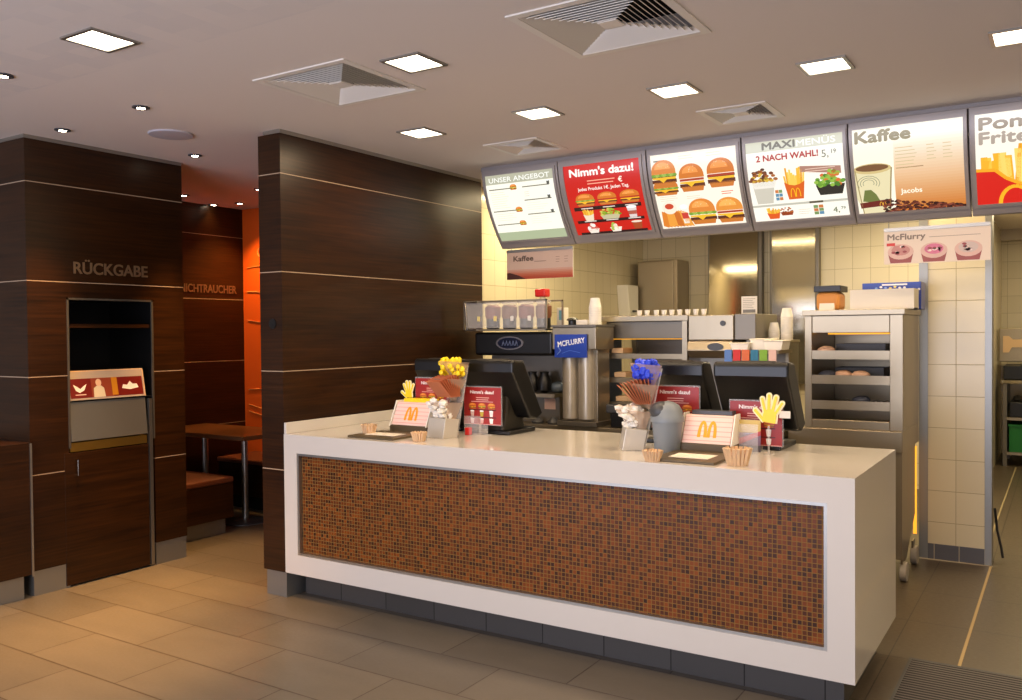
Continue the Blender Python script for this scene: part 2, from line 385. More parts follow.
# partition between dining room and kitchen
wp = struct('wall_middle', bx(PX0, PX1, PY0, PY1, .15, CZ-.022), 'wood_p')
bx(PX0+.015, PX1-.004, PY0+.01, PY1-.02, 0, .15).build('kick_plate', 'kick', wp)
bx(PX0+.05, PX1+.004, PY0-.004, PY1, CZ-.022, CZ).build('top_rail', 'alu', wp)
MB().cyl((PX0+.105, PY0+.002, 1.615), .03, .006, 24, R=Matrix.Rotation(radians(90), 4, 'X')).build('wall_button', 'black', wp)
# kitchen walls
struct('wall_kitchen_left', bx(-4.17, -4.07, PY1, 9.2, 0, CZ), 'tile_x')
struct('wall_kitchen_back', bx(-4.17, -.68, 9.2, 9.3, 0, CZ), 'tile_y')
struct('wall_corridor_side', bx(-.78, -.68, 9.3, 12.4, 0, CZ), 'tile_x')
struct('wall_corridor_back', bx(-.78, 3.6, 12.4, 12.5, 0, CZ), 'tile_y')
struct('trim_4', bx(-.68, 3.0, 12.2, 12.4, 2.62, CZ), 'plaster')
# pier beside the passage
PR0, PR1, PYF = -.84, -.407, 6.45
struct('wall_pier', bx(PR0+.05, PR1-.035, PYF, PYF+.14, .105, CZ), 'tile_y')
struct('baseboard_pier', bx(PR0+.05, PR1-.035, PYF-.006, PYF+.14, 0, .105), 'skirt')
struct('trim_1', bx(PR0, PR0+.055, PYF-.008, PYF+.15, 0, CZ), 'kick')
struct('trim_2', bx(PR1-.04, PR1, PYF-.008, PYF+.15, 0, CZ), 'kick')
# metal strips let into the floor
struct('trim_3', bx(-.417, -.403, 4.42, 6.44, 0, .003), mat('floor_strip', (176, 150, 106), .5, .3))
struct('trim_7', bx(-.475, -.462, 6.8, 11.15, 0, .003), 'trimline')
struct('trim_5', bx(-.86, -.40, 6.425, 6.44, 0, .003), mat('grout_line', (170, 158, 140), .6))
# dining side
struct('wall_left', bx(-6.76, -6.66, 3.7, 5.68, .0, CZ), 'wood_l')
struct('wall_outer', bx(-9.0, -8.9, -3.2, 12.5, 0, CZ), 'plaster')
struct('wall_right', bx(3.5, 3.6, -3.2, 12.5, 0, CZ), 'plaster')
wo = struct('wall_mural', bx(-6.66, PX0, 5.68, 5.78, 0, CZ), 'orange')
def wave(z, amp, ph, n=18): return [(-6.6+.12*i, 5.676, z+amp*sin(ph+i*.9)) for i in range(n)]
for i, (z, a_, ph) in enumerate(((2.19, .012, 0), (1.93, .035, 1.2), (1.68, .02, 2.5), (1.02, .02, .4), (.86, .03, 2), (.80, .03, 2.2))):
    MB().tube(wave(z, a_, ph), .0045, 6).build('mural_line', 'cream_line', wo)
MB().tube([(-6.38+.07*cos(t*.5), 5.676, 2.33+.05*sin(t*.5)) for t in range(13)], .007, 6).build('mural_ring', 'cream_line', wo)
t_ = thing('wall_sign', (-6.66, 5.0, 1.93), 'bronze lettering NICHTRAUCHER on the dark wood wall beside the orange mural', 'sign')
letters('NICHTRAUCHER', .074, .008, (-6.66, 4.967, 1.945), (0, 1, 0), (0, 0, 1), 'letter', t_, .625, .012)

# ================================================================== LEFT: waste and tray return cabinet
LX = -5.19; Y0, Y1 = 2.815, 3.90
rc = thing('return_cabinet', (LX-.4, (Y0+Y1)/2, 0), 'tall dark wood tray return cabinet lettered RÜCKGABE with open niche', 'cabinet')
ny0, ny1, nz0, nz1 = 3.055, 3.655, .0, 1.79
mb = MB(); mb.box(LX-.85, LX, Y0, ny0, .15, CZ-.022).box(LX-.85, LX, ny1, Y1, .15, CZ-.022).box(LX-.85, LX, ny0, ny1, nz1, CZ-.022).box(LX-.85, LX-.5, ny0, ny1, .15, nz1)
mb.build('body', 'wood_l', rc)
bx(LX-.85, LX+.004, Y0-.004, Y1+.0, CZ-.022, CZ-.001).build('top_rail', 'alu', rc)
bx(LX-.84, LX-.004, Y0+.012, ny0-.004, 0, .15).build('kick_plate', 'kick', rc); bx(LX-.84, LX-.004, ny1, Y1-.006, 0, .15).build('kick_plate', 'kick', rc)
mb = MB()
for a in ((LX-.49, LX-.48, ny0, ny1, 1.15, nz1), (LX-.48, LX-.01, ny0, ny0+.006, .85, nz1), (LX-.48, LX-.01, ny1-.006, ny1, .85, nz1), (LX-.48, LX-.01, ny0, ny1, nz1-.006, nz1), (LX-.48, LX-.01, ny0+.006, ny1-.006, 1.142, 1.148)): mb.box(*a)
mb.build('niche_lining', 'black', rc)
mb = MB(); mb.box(LX-.006, LX+.006, ny0, ny0+.012, .86, nz1).box(LX-.006, LX+.006, ny1-.012, ny1, .86, nz1).box(LX-.006, LX+.006, ny0, ny1, nz1-.012, nz1); mb.build('niche_frame', 'steel_d', rc)
bx(LX-.45, LX-.015, ny0+.008, ny1-.008, 1.605, 1.628).build('shelf', 'wood', rc)
MB().prism([(LX-.012, 1.141), (LX-.03, 1.141), (LX-.005, .90), (LX+.012, .90)], 'y', ny0+.014, ny1-.06).build('waste_flap', 'kick', rc)
bx(LX-.20, LX+.0, ny0+.01, ny1-.06, .835, .89).build('brass_ledge', 'gold', rc)
dr = bx(LX-.02, LX+.003, ny0-.03, ny1-.05, .012, .828).build('door', 'wood', rc, .002)
MB().tube([(LX+.003, 3.095, .785), (LX+.03, 3.095, .785), (LX+.03, 3.095, .69), (LX+.003, 3.095, .69)], .005).build('door_handle', 'chrome', dr)
bx(LX-.02, LX+.006, ny1-.042, ny1-.018, .012, 1.13).build('side_rail', 'alu', rc)
letters('RÜCKGABE', .074, .006, (LX, 3.105, 1.943), (0, 1, 0), (0, 0, 1), 'letter', rc, .515, .014)
# card standing in the niche
cd = thing('promotion_card', (LX-.02, 3.33, 1.148), 'slanted red and white printed card in the niche of the return cabinet', 'card')
O = Vector((LX-.008, 3.072, 1.152)); V = Vector((-.20, 0, 1)).normalized()
MB().prism([(O.x, 1.152), (O.x-.035, 1.335), (O.x-.045, 1.335), (O.x-.05, 1.152)], 'y', 3.07, 3.60).build('card_stand', 'tan', cd)
a = Art(); W_, H_ = .52, .18
a.rect(0, .0, W_, H_, (176, 162, 148), 0); a.rect(.008, .012, W_-.008, .135, (112, 24, 18), 1); a.rect(.15, .012, .30, .135, (140, 62, 40), 2); a.rect(.29, .02, .33, .135, (190, 128, 30), 3)  # print colours darkened to carry the shade inside the niche
a.ell(.20, .105, .020, .024, (226, 190, 160), 4); a.poly([(.16, .012), (.24, .012), (.235, .07), (.215, .085), (.185, .085), (.165, .07)], (216, 206, 180), 4)
a.poly([(.03, .10), (.055, .085), (.075, .07), (.095, .085), (.12, .10), (.10, .06), (.07, .045), (.045, .06)], (250, 244, 236), 3); a.rect(.04, .03, .11, .036, (230, 200, 190), 3)
a.poly([(.36, .06), (.42, .05), (.48, .06), (.47, .085), (.44, .085), (.42, .105), (.40, .08), (.37, .085)], (250, 244, 236), 3)
a.build('printed_face', plane_map(O+Vector((.001, 0, 0)), (0, 1, 0), V), 'print', cd)
# low wooden cabinet left of it
lc = thing('low_cabinet', (-5.6, 2.3, 0), 'low dark wood cabinet beside the return cabinet, cut by the picture edge', 'cabinet')
bx(-5.85, -5.168, .9, 2.812, .14, .925).build('body', 'wood', lc, .002)
bx(-5.80, -5.20, .9, 2.77, 0, .14).build('kick_plate', 'kick', lc)
bx(-5.168, -5.162, 2.80, 2.812, .13, .92).build('edge_strip', 'alu', lc)

# ================================================================== DINING CORNER behind the cabinet
be = thing('bench', (-6.05, 4.27, 0), 'brown upholstered block bench in the dining corner, in front of the table', 'bench')
bx(-6.64, -5.51, 3.98, 4.57, .125, .40).build('body', 'wood', be, .003)
bx(-6.64, -5.505, 3.97, 4.575, .40, .445).build('seat_cushion', 'seat', be, .012)
bx(-6.60, -5.56, 4.02, 4.53, 0, .125).build('plinth', 'kick', be)
be = thing('bench', (-5.9, 5.45, 0), 'orange lit bench seat under the orange mural, behind the table', 'bench')
bx(-6.5, -5.0, 5.23, 5.66, .12, .41).build('body', 'wood', be, .003)
bx(-6.45, -5.05, 5.28, 5.62, 0, .12).build('plinth', 'dark', be)
bx(-6.5, -5.0, 5.21, 5.66, .41, .45).build('seat_cushion', 'seat', be, .012)
MB().prism([(5.56, .45), (5.655, .45), (5.655, .98), (5.60, .98)], 'x', -5.66, -5.1).build('backrest', 'black', be, .01)
tb = thing('dining_table', (-6.0, 4.9, 0), 'brown square dining table on round steel legs in the corner', 'table')
bx(-6.62, -5.45, 4.62, 5.20, .715, .75).build('tabletop', 'wood_top', tb, .004)
for x in (-5.76, -6.26):
    MB().cyl((x, 4.9, .02), .026, .695).build('leg', 'alu', tb, smooth=True)
    MB().lathe((x, 4.9, 0), [(.18, 0), (.18, .006), (.03, .02)]).build('base_plate', 'greyd', tb, smooth=True)

# ================================================================== COUNTER
CX0, CX1, CY0, CY1, CT = -3.868, -.695, 3.58, 4.545, .968
ct = thing('service_counter', ((CX0+CX1)/2, 4.0, 0), 'long white service counter with brown mosaic front panel', 'counter')
mx0, mx1, mz0, mz1 = -3.765, -.80, .267, .861
mb = MB()
mb.box(CX0, CX1, CY0+.05, CY1, CT-.06, CT).box(CX1-.06, CX1, CY0+.05, CY1, .153, CT-.06).box(CX0, CX1-.06, CY0+.06, CY1-.02, .153, .20)
mb.box(CX0, CX1, CY0, CY0+.05, mz1, CT).box(CX0, CX1, CY0, CY0+.05, .153, mz0).box(CX0, mx0, CY0, CY0+.05, mz0, mz1).box(mx1, CX1, CY0, CY0+.05, mz0, mz1)
bmesh.ops.remove_doubles(mb.b, verts=mb.b.verts, dist=1e-5)
mb.build('white_shell', 'white', ct)
bx(mx0, mx1, CY0+.028, CY0+.05, mz0, mz1).build('mosaic_panel', 'mosaic', ct)
mb = MB(); w = .014; yy = (CY0+.004, CY0+.03)
mb.box(mx0, mx1, *yy, mz0, mz0+w).box(mx0, mx1, *yy, mz1-w, mz1).box(mx0, mx0+w, *yy, mz0+w, mz1-w).box(mx1-w, mx1, *yy, mz0+w, mz1-w); mb.build('metal_frame', 'alu', ct)
bx(CX0+.02, CX1-.07, 3.72, CY1-.1, 0, .15).build('plinth', 'plinth', ct)
bx(CX0+.001, CX0+.018, CY0+.002, 4.55, CT+.0005, 1.035).build('side_upstand', 'white', bevel=.002, label='low white upstand strip against the dark partition, standing on the counter end', cat='upstand')

# ================================================================== CEILING FITTINGS
# square recessed lights
def area(name, x, y, z, sx, sy, w, col, rot=(0, 0, 0)):
    l = bpy.data.lights.new(name, 'AREA'); l.shape = 'RECTANGLE'; l.size = sx; l.size_y = sy; l.energy = w; l.color = lin(col)[:3]
    o = bpy.data.objects.new(name, l); COL.objects.link(o); o.location = (x, y, z); o.rotation_euler = rot; return o
LQ = [(-3.298, 2.105), (-2.437, 3.045), (-3.25, 4.125), (-2.437, 4.12), (-1.647, 4.12), (-.925, 4.125), (-.165, 4.15)]
LL = ['square ceiling light nearest the RÜCKGABE cabinet', 'square ceiling light just beside the medium louvred vent', 'square ceiling light close to the dark wood partition',
      'square ceiling light second from the partition in the row along the menu boards', 'square ceiling light third from the partition in the row along the menu boards',
      'square ceiling light in front of the coffee menu board', 'square ceiling light cut by the right picture edge']
q = .091
cl = thing('ceiling_light', (LQ[0][0], LQ[0][1], CZ-.008), LL[0], 'light', 'square lights in the ceiling')
x, y = LQ[0]; mb = MB(); e = .016
mb.box(x-q-e, x+q+e, y-q-e, y-q, CZ-.008, CZ).box(x-q-e, x+q+e, y+q, y+q+e, CZ-.008, CZ).box(x-q-e, x-q, y-q, y+q, CZ-.008, CZ).box(x+q, x+q+e, y-q, y+q, CZ-.008, CZ)
mb.build('frame', 'alu', cl); bx(x-q, x+q, y-q, y+q, CZ-.004, CZ).build('diffuser', 'glow', cl)
for (x, y), lb in zip(LQ[1:], LL[1:]): dup(cl, (x, y, CZ-.008), lb)
LAMP = 8.5
for x, y in LQ+[(-2.437, 2.1), (-1.647, 2.0), (-.925, 1.9), (-.165, 2.0), (.6, 2.1), (.6, 4.15), (1.4, 4.15), (1.4, 2.1)]:
    area('ceiling_lamp', x, y, CZ-.012, .19, .19, LAMP, (255, 222, 178))
# small round spots
SP = [(-4.108, 2.14), (-4.094, 2.835), (-4.91, 2.888), (-4.889, 3.783), (-6.354, 4.798), (-6.34, 5.38), (-5.603, 4.955), (-6.60, 5.30)]
SPL = ['small round ceiling spot cut by the left picture edge', 'small round ceiling spot between the square light and the round loudspeaker', 'small round ceiling spot above the left end of the return cabinet',
       'small round ceiling spot beside the round loudspeaker, towards the dining corner', 'small round ceiling spot at the far edge of the return cabinet', 'small round ceiling spot next to the orange mural',
       'small round ceiling spot against the edge of the partition', 'small round ceiling spot closest to the NICHTRAUCHER wall']
sp = thing('ceiling_spot', (*SP[0], CZ-.006), SPL[0], 'light', 'round spots in the ceiling')
MB().lathe((*SP[0], CZ-.008), [(.026, .0), (.044, .002), (.044, .008), (.026, .008)]).build('ring', 'greyd', sp, smooth=True)
MB().lathe((*SP[0], CZ-.010), [(.001, 0), (.022, .002), (.024, .006)]).build('lamp', 'spotglow', sp, smooth=True)
for p_, lb in zip(SP[1:], SPL[1:]): dup(sp, (*p_, CZ-.006), lb)
def spot(x, y, w, ang=75, col=(255, 190, 110)):
    l = bpy.data.lights.new('spot_light', 'SPOT'); l.energy = w; l.spot_size = radians(ang); l.spot_blend = 1; l.shadow_soft_size = .03; l.color = lin(col)[:3]
    o = bpy.data.objects.new('spot_light', l); COL.objects.link(o); o.location = (x, y, CZ-.03)
for x, y in SP[:4]: spot(x, y, 330, 50)
for (x, y), w_ in zip(SP[4:], (12, 85, 16, 3)): spot(x, y, w_, 105)
MB().lathe((-4.496, 3.311, CZ-.012), [(.10, 0), (.125, .003), (.13, .012)]).build('ceiling_speaker', 'speaker', smooth=True, label='round flat grey loudspeaker grille in the ceiling above the return cabinet', cat='speaker')
# louvred air vents
VL = ['largest louvred square air vent, cut by the top picture edge', 'medium louvred square air vent over the dark partition front', 'small louvred air vent in front of the leftmost menu board', 'small louvred air vent in front of the MAXI menu board']
for (x, y, w), lb in zip(vents, VL):
    v = thing('air_vent', (x, y, CZ), lb, 'vent', 'louvred air vents in the ceiling')
    h = w/2; mb = MB()
    for a in ((x-h, x+h, y-h, y-h+.035), (x-h, x+h, y+h-.035, y+h), (x-h, x-h+.035, y-h+.035, y+h-.035), (x+h-.035, x+h, y-h+.035, y+h-.035)): mb.box(*a, CZ-.006, CZ+.004)
    mb.build('frame', 'vent', v)
    n = 10 if w > .5 else 7; st = (h-.035-.035)/n
    mb = MB()
    for i in range(n):
        ro = h-.036-i*st; ri = ro-st*.92; zo, zi = CZ-.004, CZ+.014
        if ri < .02: break
        A = [(x-ro, y-ro, zo), (x+ro, y-ro, zo), (x+ro, y+ro, zo), (x-ro, y+ro, zo)]; B = [(x-ri, y-ri, zi), (x+ri, y-ri, zi), (x+ri, y+ri, zi), (x-ri, y+ri, zi)]
        for j in range(4): mb.face([A[j], A[(j+1) % 4], B[(j+1) % 4], B[j]]); mb.face([A[j], A[(j+1) % 4], A[(j+1) % 4][:2]+(zo+.003,), A[j][:2]+(zo+.003,)])
    mb.build('louvres', 'vent', v); bx(x-.04, x+.04, y-.04, y+.04, CZ-.004, CZ+.002).build('centre_plate', 'vent', v)
    bx(x-h+.03, x+h-.03, y-h+.03, y+h-.03, CZ+.09, CZ+.1).build('duct', 'dark', v)

# ================================================================== MENU BOARDS
ZT, ZB, YT, YB = 2.722, 2.178, 5.225, 5.49
NP = 28
def prof(s): return Vector((0, YT+(YB-YT)*s**1.8, ZT-(ZT-ZB)*s))
PT = [prof(i/NP) for i in range(NP+1)]; AL = [0]
for a, b in zip(PT, PT[1:]): AL.append(AL[-1]+(b-a).length)
L = AL[-1]
def bend(x0):
    def f(u, v, w):         # v measured downwards (negative) from the top of the board
        s = min(max(-v, 0), L); i = max(j for j in range(NP) if AL[j] <= s+1e-9); t = (s-AL[i])/(AL[i+1]-AL[i])
        p = PT[i].lerp(PT[i+1], t); d = (PT[i+1]-PT[i]).normalized(); n = Vector((0, d.z, -d.y))
        return Vector((x0+u, p.y, p.z))+n*(w+.004)
    return f
XB = [-3.575, -2.945, -2.29, -1.668, -1.052, -.445, .18]
AW, AH = .56, .50; AT = .045
def board(i, art, label):
    x0, x1 = XB[i]+.003, XB[i+1]-.003; W = x1-x0
    t = thing('menu_board', ((x0+x1)/2, 5.35, ZB), label, 'menu board', 'curved backlit menu boards over the kitchen')
    pts = [(p.y, p.z) for p in PT]; back = [(YB+.05, ZB-.0), (YB+.05, ZT), ]
    MB().prism(pts+back, 'x', x0, x1).build('housing', 'bezel', t, .004)
    # raised frame rim
    mb = MB(); f = bend(x0); r = .006
    def strip(u0, u1, s0, s1):
        ss = [s0]+[a for a in AL if s0 < a < s1]+[s1]
        for a, b in zip(ss, ss[1:]):
            for w0 in (r,): mb.face([f(u0, -a, w0), f(u1, -a, w0), f(u1, -b, w0), f(u0, -b, w0)])
            mb.face([f(u0, -a, -.003), f(u0, -a, r), f(u0, -b, r), f(u0, -b, -.003)]); mb.face([f(u1, -a, -.003), f(u1, -a, r), f(u1, -b, r), f(u1, -b, -.003)])
        mb.face([f(u0, -s0, -.003), f(u1, -s0, -.003), f(u1, -s0, r), f(u0, -s0, r)]); mb.face([f(u0, -s1, -.003), f(u1, -s1, -.003), f(u1, -s1, r), f(u0, -s1, r)])
    m_ = (W-AW)/2; e = .018
    strip(m_-e, m_, AT-e, AT+AH+e); strip(W-m_, W-m_+e, AT-e, AT+AH+e); strip(m_, W-m_, AT-e, AT); strip(m_, W-m_, AT+AH, AT+AH+e)
    mb.build('frame', 'bezel', t)
    g = bend(x0)
    sx, sy = AW/art.w, AH/art.h
    art.build('display', lambda u, v, w: g(m_+u*sx, v*sy-AT-AH, w), 'backlit', t, cuts=[(AH+AT-a)/sy for a in AL if AT < a < AT+AH], eps=.00035)
    return t
def art(): a = Art(); a.w, a.h = .56, .50; return a
WH = (255, 252, 236)
# 1: offer list
a = art(); a.rect(0, 0, .56, .5, WH, 0); a.rect(0, .435, .56, .5, (186, 184, 160), 1); a.rect(0, 0, .56, .07, (176, 186, 150), 1); a.text('UNSER ANGEBOT', .03, .448, .034, (246, 246, 236), 2, .02, w=.5)
for x_, y_, w_ in ((.02, .395, .20), (.30, .395, .22), (.02, .235, .22), (.30, .30, .22), (.30, .195, .22), (.02, .13, .22)):
    a.rect(x_, y_, x_+w_, y_+.007, (120, 112, 90), 1)
for x_, y_ in ((.20, .385), (.21, .222), (.21, .118)): a.burger(x_, y_, .055, .04, 2)
for x_, y_ in ((.50, .395), (.49, .30), (.49, .195)): a.cup(x_, y_, .025, .035, (90, 90, 80))
a.lines(.03, .375, .16, 8, .016, (214, 212, 180)); a.lines(.31, .28, .18, 4, .016, (224, 222, 200)); a.lines(.03, .215, .17, 4, .016, (214, 212, 180)); a.lines(.31, .175, .18, 4, .016, (224, 222, 200)); a.lines(.31, .36, .05, 3, .014, (190, 180, 160))
board(0, a, 'leftmost menu board, white offer list headed UNSER ANGEBOT')
# 2: red
a = art(); a.rect(0, 0, .56, .5, (206, 26, 10), 0); a.text("Nimm's dazu!", .28, .425, .05, (255, 250, 240), 2, .035, w=.47, al='c')
a.lines(.17, .385, .22, 2, .02, (255, 180, 150), .006, 1, .15); a.text('€', .40, .362, .034, (255, 240, 220), 2, .02)
a.text('Jedes Produkt 1€. Jeden Tag.', .28, .325, .022, (255, 236, 224), 2, .02, w=.38, al='c')
for j in range(3): a.burger(.06+j*.165, .215, .14, .09, 2, green=j == 0)
a.rect(.03, .185, .53, .212, (40, 6, 4), 1); a.rect(.03, .09, .53, .112, (40, 6, 4), 1); a.rect(.03, .0, .53, .018, (40, 6, 4), 1)
a.fries(.09, .108, .08, .09, 3, red=(240, 220, 190), m=False); a.bowl(.215, .11, .15, .085, [(150, 180, 50), (210, 200, 90), (110, 150, 40)], (200, 190, 150), 3); a.cup(.42, .108, .07, .09, (226, 210, 206), (180, 90, 70), lay=3)
for j, x_ in enumerate((.09, .26)):
    for q_ in range(9): a.ell(x_+.045+random.uniform(-.03, .03), .05+random.uniform(-.02, .03), .014, .014, random.choice([(250, 240, 220), (240, 210, 170), (170, 190, 80)] if j else [(250, 240, 230), (206, 90, 70), (240, 200, 190)]), 3+q_ % 3, n=8)
    a.poly([(x_+.015, .01), (x_+.075, .01), (x_+.09, .045), (x_, .045)], (244, 230, 214), 3)
a.cup(.43, .02, .075, .065, (170, 70, 30), None, (240, 220, 200), 3)
for y_ in (.197, .1): 
    for j in range(3): a.rect(.085+j*.165, y_, .175+j*.165, y_+.006, (250, 230, 220), 2)
board(1, a, "red menu board headed Nimm's dazu with burgers and snacks")
# 3: burgers
a = art(); a.rect(0, 0, .56, .5, (255, 246, 226), 0)
a.burger(.0, .235, .165, .105, 2, double=True); a.burger(.0, .29, .165, .175, 9, double=True, top=(222, 132, 50)); a.burger(.18, .245, .165, .18, 2, green=False); a.burger(.365, .255, .175, .185, 2, double=True, green=False)
a.burger(.205, .012, .175, .185, 2, top=(226, 134, 50)); a.burger(.385, .01, .172, .18, 2, green=False, top=(232, 146, 54))
for j in range(9): a.poly([(.01+j*.02, .02), (.045+j*.022, .005), (.06+j*.016, .11), (.02+j*.016, .13)], random.choice([(226, 130, 40), (240, 160, 60), (208, 110, 34)]), 2+j % 3)
a.ell(.08, .15, .05, .045, (250, 236, 214), 5); a.ell(.08, .16, .03, .02, (206, 70, 40), 6); a.cup(.15, .03, .05, .14, (250, 240, 226), (206, 60, 50), lay=4)
a.lines(.19, .475, .1, 2, .016, (206, 190, 150)); a.lines(.37, .475, .1, 2, .016, (206, 190, 150)); a.rect(.02, .455, .07, .465, (130, 120, 100), 1); a.lines(.03, .225, .12, 3, .013, (206, 190, 150)); a.lines(.21, .215, .11, 2, .013, (206, 190, 150)); a.lines(.44, .225, .09, 2, .014, (226, 90, 60), .005)
board(2, a, 'menu board showing six large burgers on a cream background')
# 4: maxi menus
a = art(); a.rect(0, 0, .56, .5, (255, 250, 236), 0); a.rect(0, .44, .56, .5, (206, 204, 180), 1); a.text('MAXI', .10, .452, .04, (96, 90, 66), 2, .04, w=.19); a.text('MENÜS', .30, .452, .036, (244, 242, 230), 2, .015, w=.22)
a.text('2 NACH WAHL!', .06, .385, .036, (176, 34, 22), 2, .03, w=.36); a.text('5,', .44, .372, .044, (110, 110, 90), 2, .0); a.text('19', .495, .39, .024, (110, 110, 90), 2, .01)
a.poly([(.31, .335), (.54, .315), (.54, .27), (.31, .30)], (176, 128, 110), 2); a.lines(.34, .31, .17, 2, .014, (240, 210, 190), .004, 3, .1)
a.bowl(.01, .22, .16, .13, [(120, 60, 26), (170, 96, 40), (220, 180, 60), (84, 40, 20)], (240, 234, 222), 2, 50); a.poly([(.035, .12), (.13, .12), (.155, .26), (.02, .26)], (206, 200, 184), 2); a.ell(.087, .26, .068, .016, (226, 220, 204), 2)
a.fries(.21, .135, .12, .20, 2, red=(220, 96, 20)); a.bowl(.39, .145, .165, .16, [(110, 160, 50), (150, 190, 70), (220, 110, 50), (80, 130, 40)], (44, 40, 34), 2, 60)
a.rect(0, .098, .56, .112, (196, 192, 176), 1); a.rect(.34, .098, .42, .112, (90, 80, 60), 2); a.bowl(.16, .03, .08, .06, [(140, 60, 26), (190, 100, 40)], (150, 60, 20), 2, 20); a.fries(.08, .012, .08, .08, 2, red=(226, 90, 26), m=False)
for j in range(6): a.rect(.36+(j % 2)*.03, .02+(j//2)*.022, .386+(j % 2)*.03, .04+(j//2)*.022, random.choice([(90, 140, 170), (206, 120, 60), (120, 150, 90)]), 2)
for j in range(6): a.rect(.15+(j % 2)*.022, .135+(j//2)*.024, .17+(j % 2)*.022, .155+(j//2)*.024, random.choice([(90, 140, 170), (206, 120, 60), (120, 150, 90)]), 2)
a.text('4,', .47, .025, .038, (110, 120, 90), 2, .01); a.text('79', .515, .042, .02, (110, 120, 90), 2, .01); a.lines(.27, .06, .07, 3, .014, (190, 180, 150))
board(3, a, 'menu board headed MAXI MENÜS with wedges, fries and salad')
# 5: coffee
a = art(); n_ = 30
for j in range(n_):
    t = j/(n_-1); c = tuple(int(p0+(p1-p0)*min(1, t*1.12)**.9) for p0, p1 in zip((206, 118, 44), (255, 250, 232)))
    a.rect(0, .5*j/n_, .56, .5*(j+1)/n_+.0005, c, 0)
a.poly([(0, .0), (.205, .0), (.215, .5), (0, .5)], (255, 248, 226), 1)
a.text('Kaffee', .015, .425, .062, (140, 126, 84), 3, .04, w=.285)
a.poly([(.03, .0), (.17, .0), (.195, .27), (.0, .27), (.0, .1)], (232, 220, 176), 2); a.ell(.095, .275, .102, .03, (214, 190, 130), 3); a.ell(.095, .28, .088, .02, (120, 80, 46), 4); a.stroke([(.028, .0), (-.0+.004, .27)], .006, (170, 150, 100), 4); a.stroke([(.17, .0), (.197, .275)], .007, (150, 128, 80), 4)
for rr in (.03, .045, .06): a.stroke([(.07+rr*cos(radians(t)), .19+rr*.75*sin(radians(t))) for t in range(-30, 211, 24)], .003, (130, 130, 100), 4)
a.poly([(.03, .08), (.13, .06), (.105, .12), (.08, .15), (.045, .15)], (110, 120, 60), 3); a.poly([(.015, .035), (.18, .045), (.185, .085), (.012, .07)], (110, 34, 26), 4); a.arches(.135, .045, .035, .025, (250, 190, 60), 5)
a.lines(.22, .375, .12, 7, .019, (214, 190, 140), .004); a.lines(.38, .375, .05, 5, .019, (214, 190, 140), .004); a.lines(.46, .375, .05, 5, .019, (214, 190, 140), .004)
a.rect(.22, .262, .36, .267, (170, 130, 90), 1); a.text('Jacobs', .235, .112, .03, (255, 246, 220), 3, .02, w=.11)
for j in range(190):
    x_ = random.uniform(.14, .56); top = .075*(1-(x_-.14)/.46)+.008; a.ell(x_, random.uniform(0, top), .011, .007, random.choice([(70, 26, 18), (104, 44, 30), (50, 18, 14), (140, 70, 50)]), 5+j % 5, n=7)
board(4, a, 'menu board headed Kaffee with a coffee cup and beans')
# 6: fries
a = art(); a.rect(0, 0, .56, .5, (255, 248, 232), 0); a.text('Pommes', .02, .42, .062, (150, 132, 110), 2, .035, w=.46); a.text('Frites', .02, .345, .062, (176, 160, 146), 2, .035, w=.27)
for j in range(64):
    x_ = random.uniform(0, .53); hh = .25+.06*sin(x_*6)+random.uniform(-.05, .03); q_ = random.uniform(-.03, .03)
    a.poly([(x_, .1), (x_+.03, .1), (min(.56, x_+.032+q_), hh), (max(0, x_+q_), hh)], random.choice([(246, 180, 40), (252, 200, 70), (236, 160, 30), (255, 216, 110)]), 3+j % 4)
top = [(0, .205), (.09, .2), (.14, .15), (.20, .115), (.28, .10), (.36, .115), (.42, .15), (.47, .2), (.56, .205)]
a.poly([(0, 0)]+top+[(.56, 0)][::-1] if False else [(0, 0), (.56, 0)]+top[::-1], (216, 26, 14), 8); a.stroke(top, .018, (250, 170, 30), 9)
O_ = [(.12, 0)]; 
for d in (-1, 1): a.stroke([(.25+d*.07+.07*cos(radians(t)), .0+.10*sin(radians(t))) for t in range(0, 181, 15)], .02, (250, 180, 30), 9)
board(5, a, 'menu board headed Pommes Frites, cut by the right picture edge')
struct('trim_6', bx(-3.6, .3, 5.26, 5.56, ZT+.001, CZ), 'bezel')

# hanging signs below the boards
def hang(name, x0, x1, z0, z1, y, art_, label, rod):
    t = thing(name, ((x0+x1)/2, y, z0), label, 'sign')
    bx(x0, x1, y, y+.008, z0, z1).build('panel', 'whitep', t); bx(x0, x1+.0, y-.006, y+.014, z1, z1+.02).build('rail', 'alu', t)
    for x_ in rod: MB().cyl((x_, y+.005, z1+.02), .003, ZB-z1-.02+.02, 8).build('hanger', 'alu', t)
    art_.build('printed_face', plane_map((x0, y, z0), (1, 0, 0), (0, 0, 1)), 'print', t)
a = Art(); W_ = .56; a.rect(0, 0, W_, .20, (196, 168, 150), 0)
for j in range(6): a.rect(0, .0+j*.012, W_, .013+j*.012, [(168, 66, 38), (176, 78, 48), (184, 96, 66), (190, 116, 88), (194, 136, 112), (196, 152, 132)][j], 1)
a.text('Kaffee', .06, .135, .038, (96, 78, 66), 3, .03, w=.17); a.poly([(0, 0), (.17, .0), (.1, .03), (.03, .05), (0, .05)], (70, 34, 24), 2); a.rect(.24, .125, .34, .129, (130, 110, 96), 2); a.lines(.42, .15, .04, 3, .018, (150, 126, 110), .004); a.lines(.49, .15, .04, 3, .018, (150, 126, 110), .004)
hang('coffee_sign', -3.535, -2.975, 1.945, 2.145, 5.5, a, 'small hanging Kaffee sign with red brown band under the offer list board', (-3.5, -3.0))
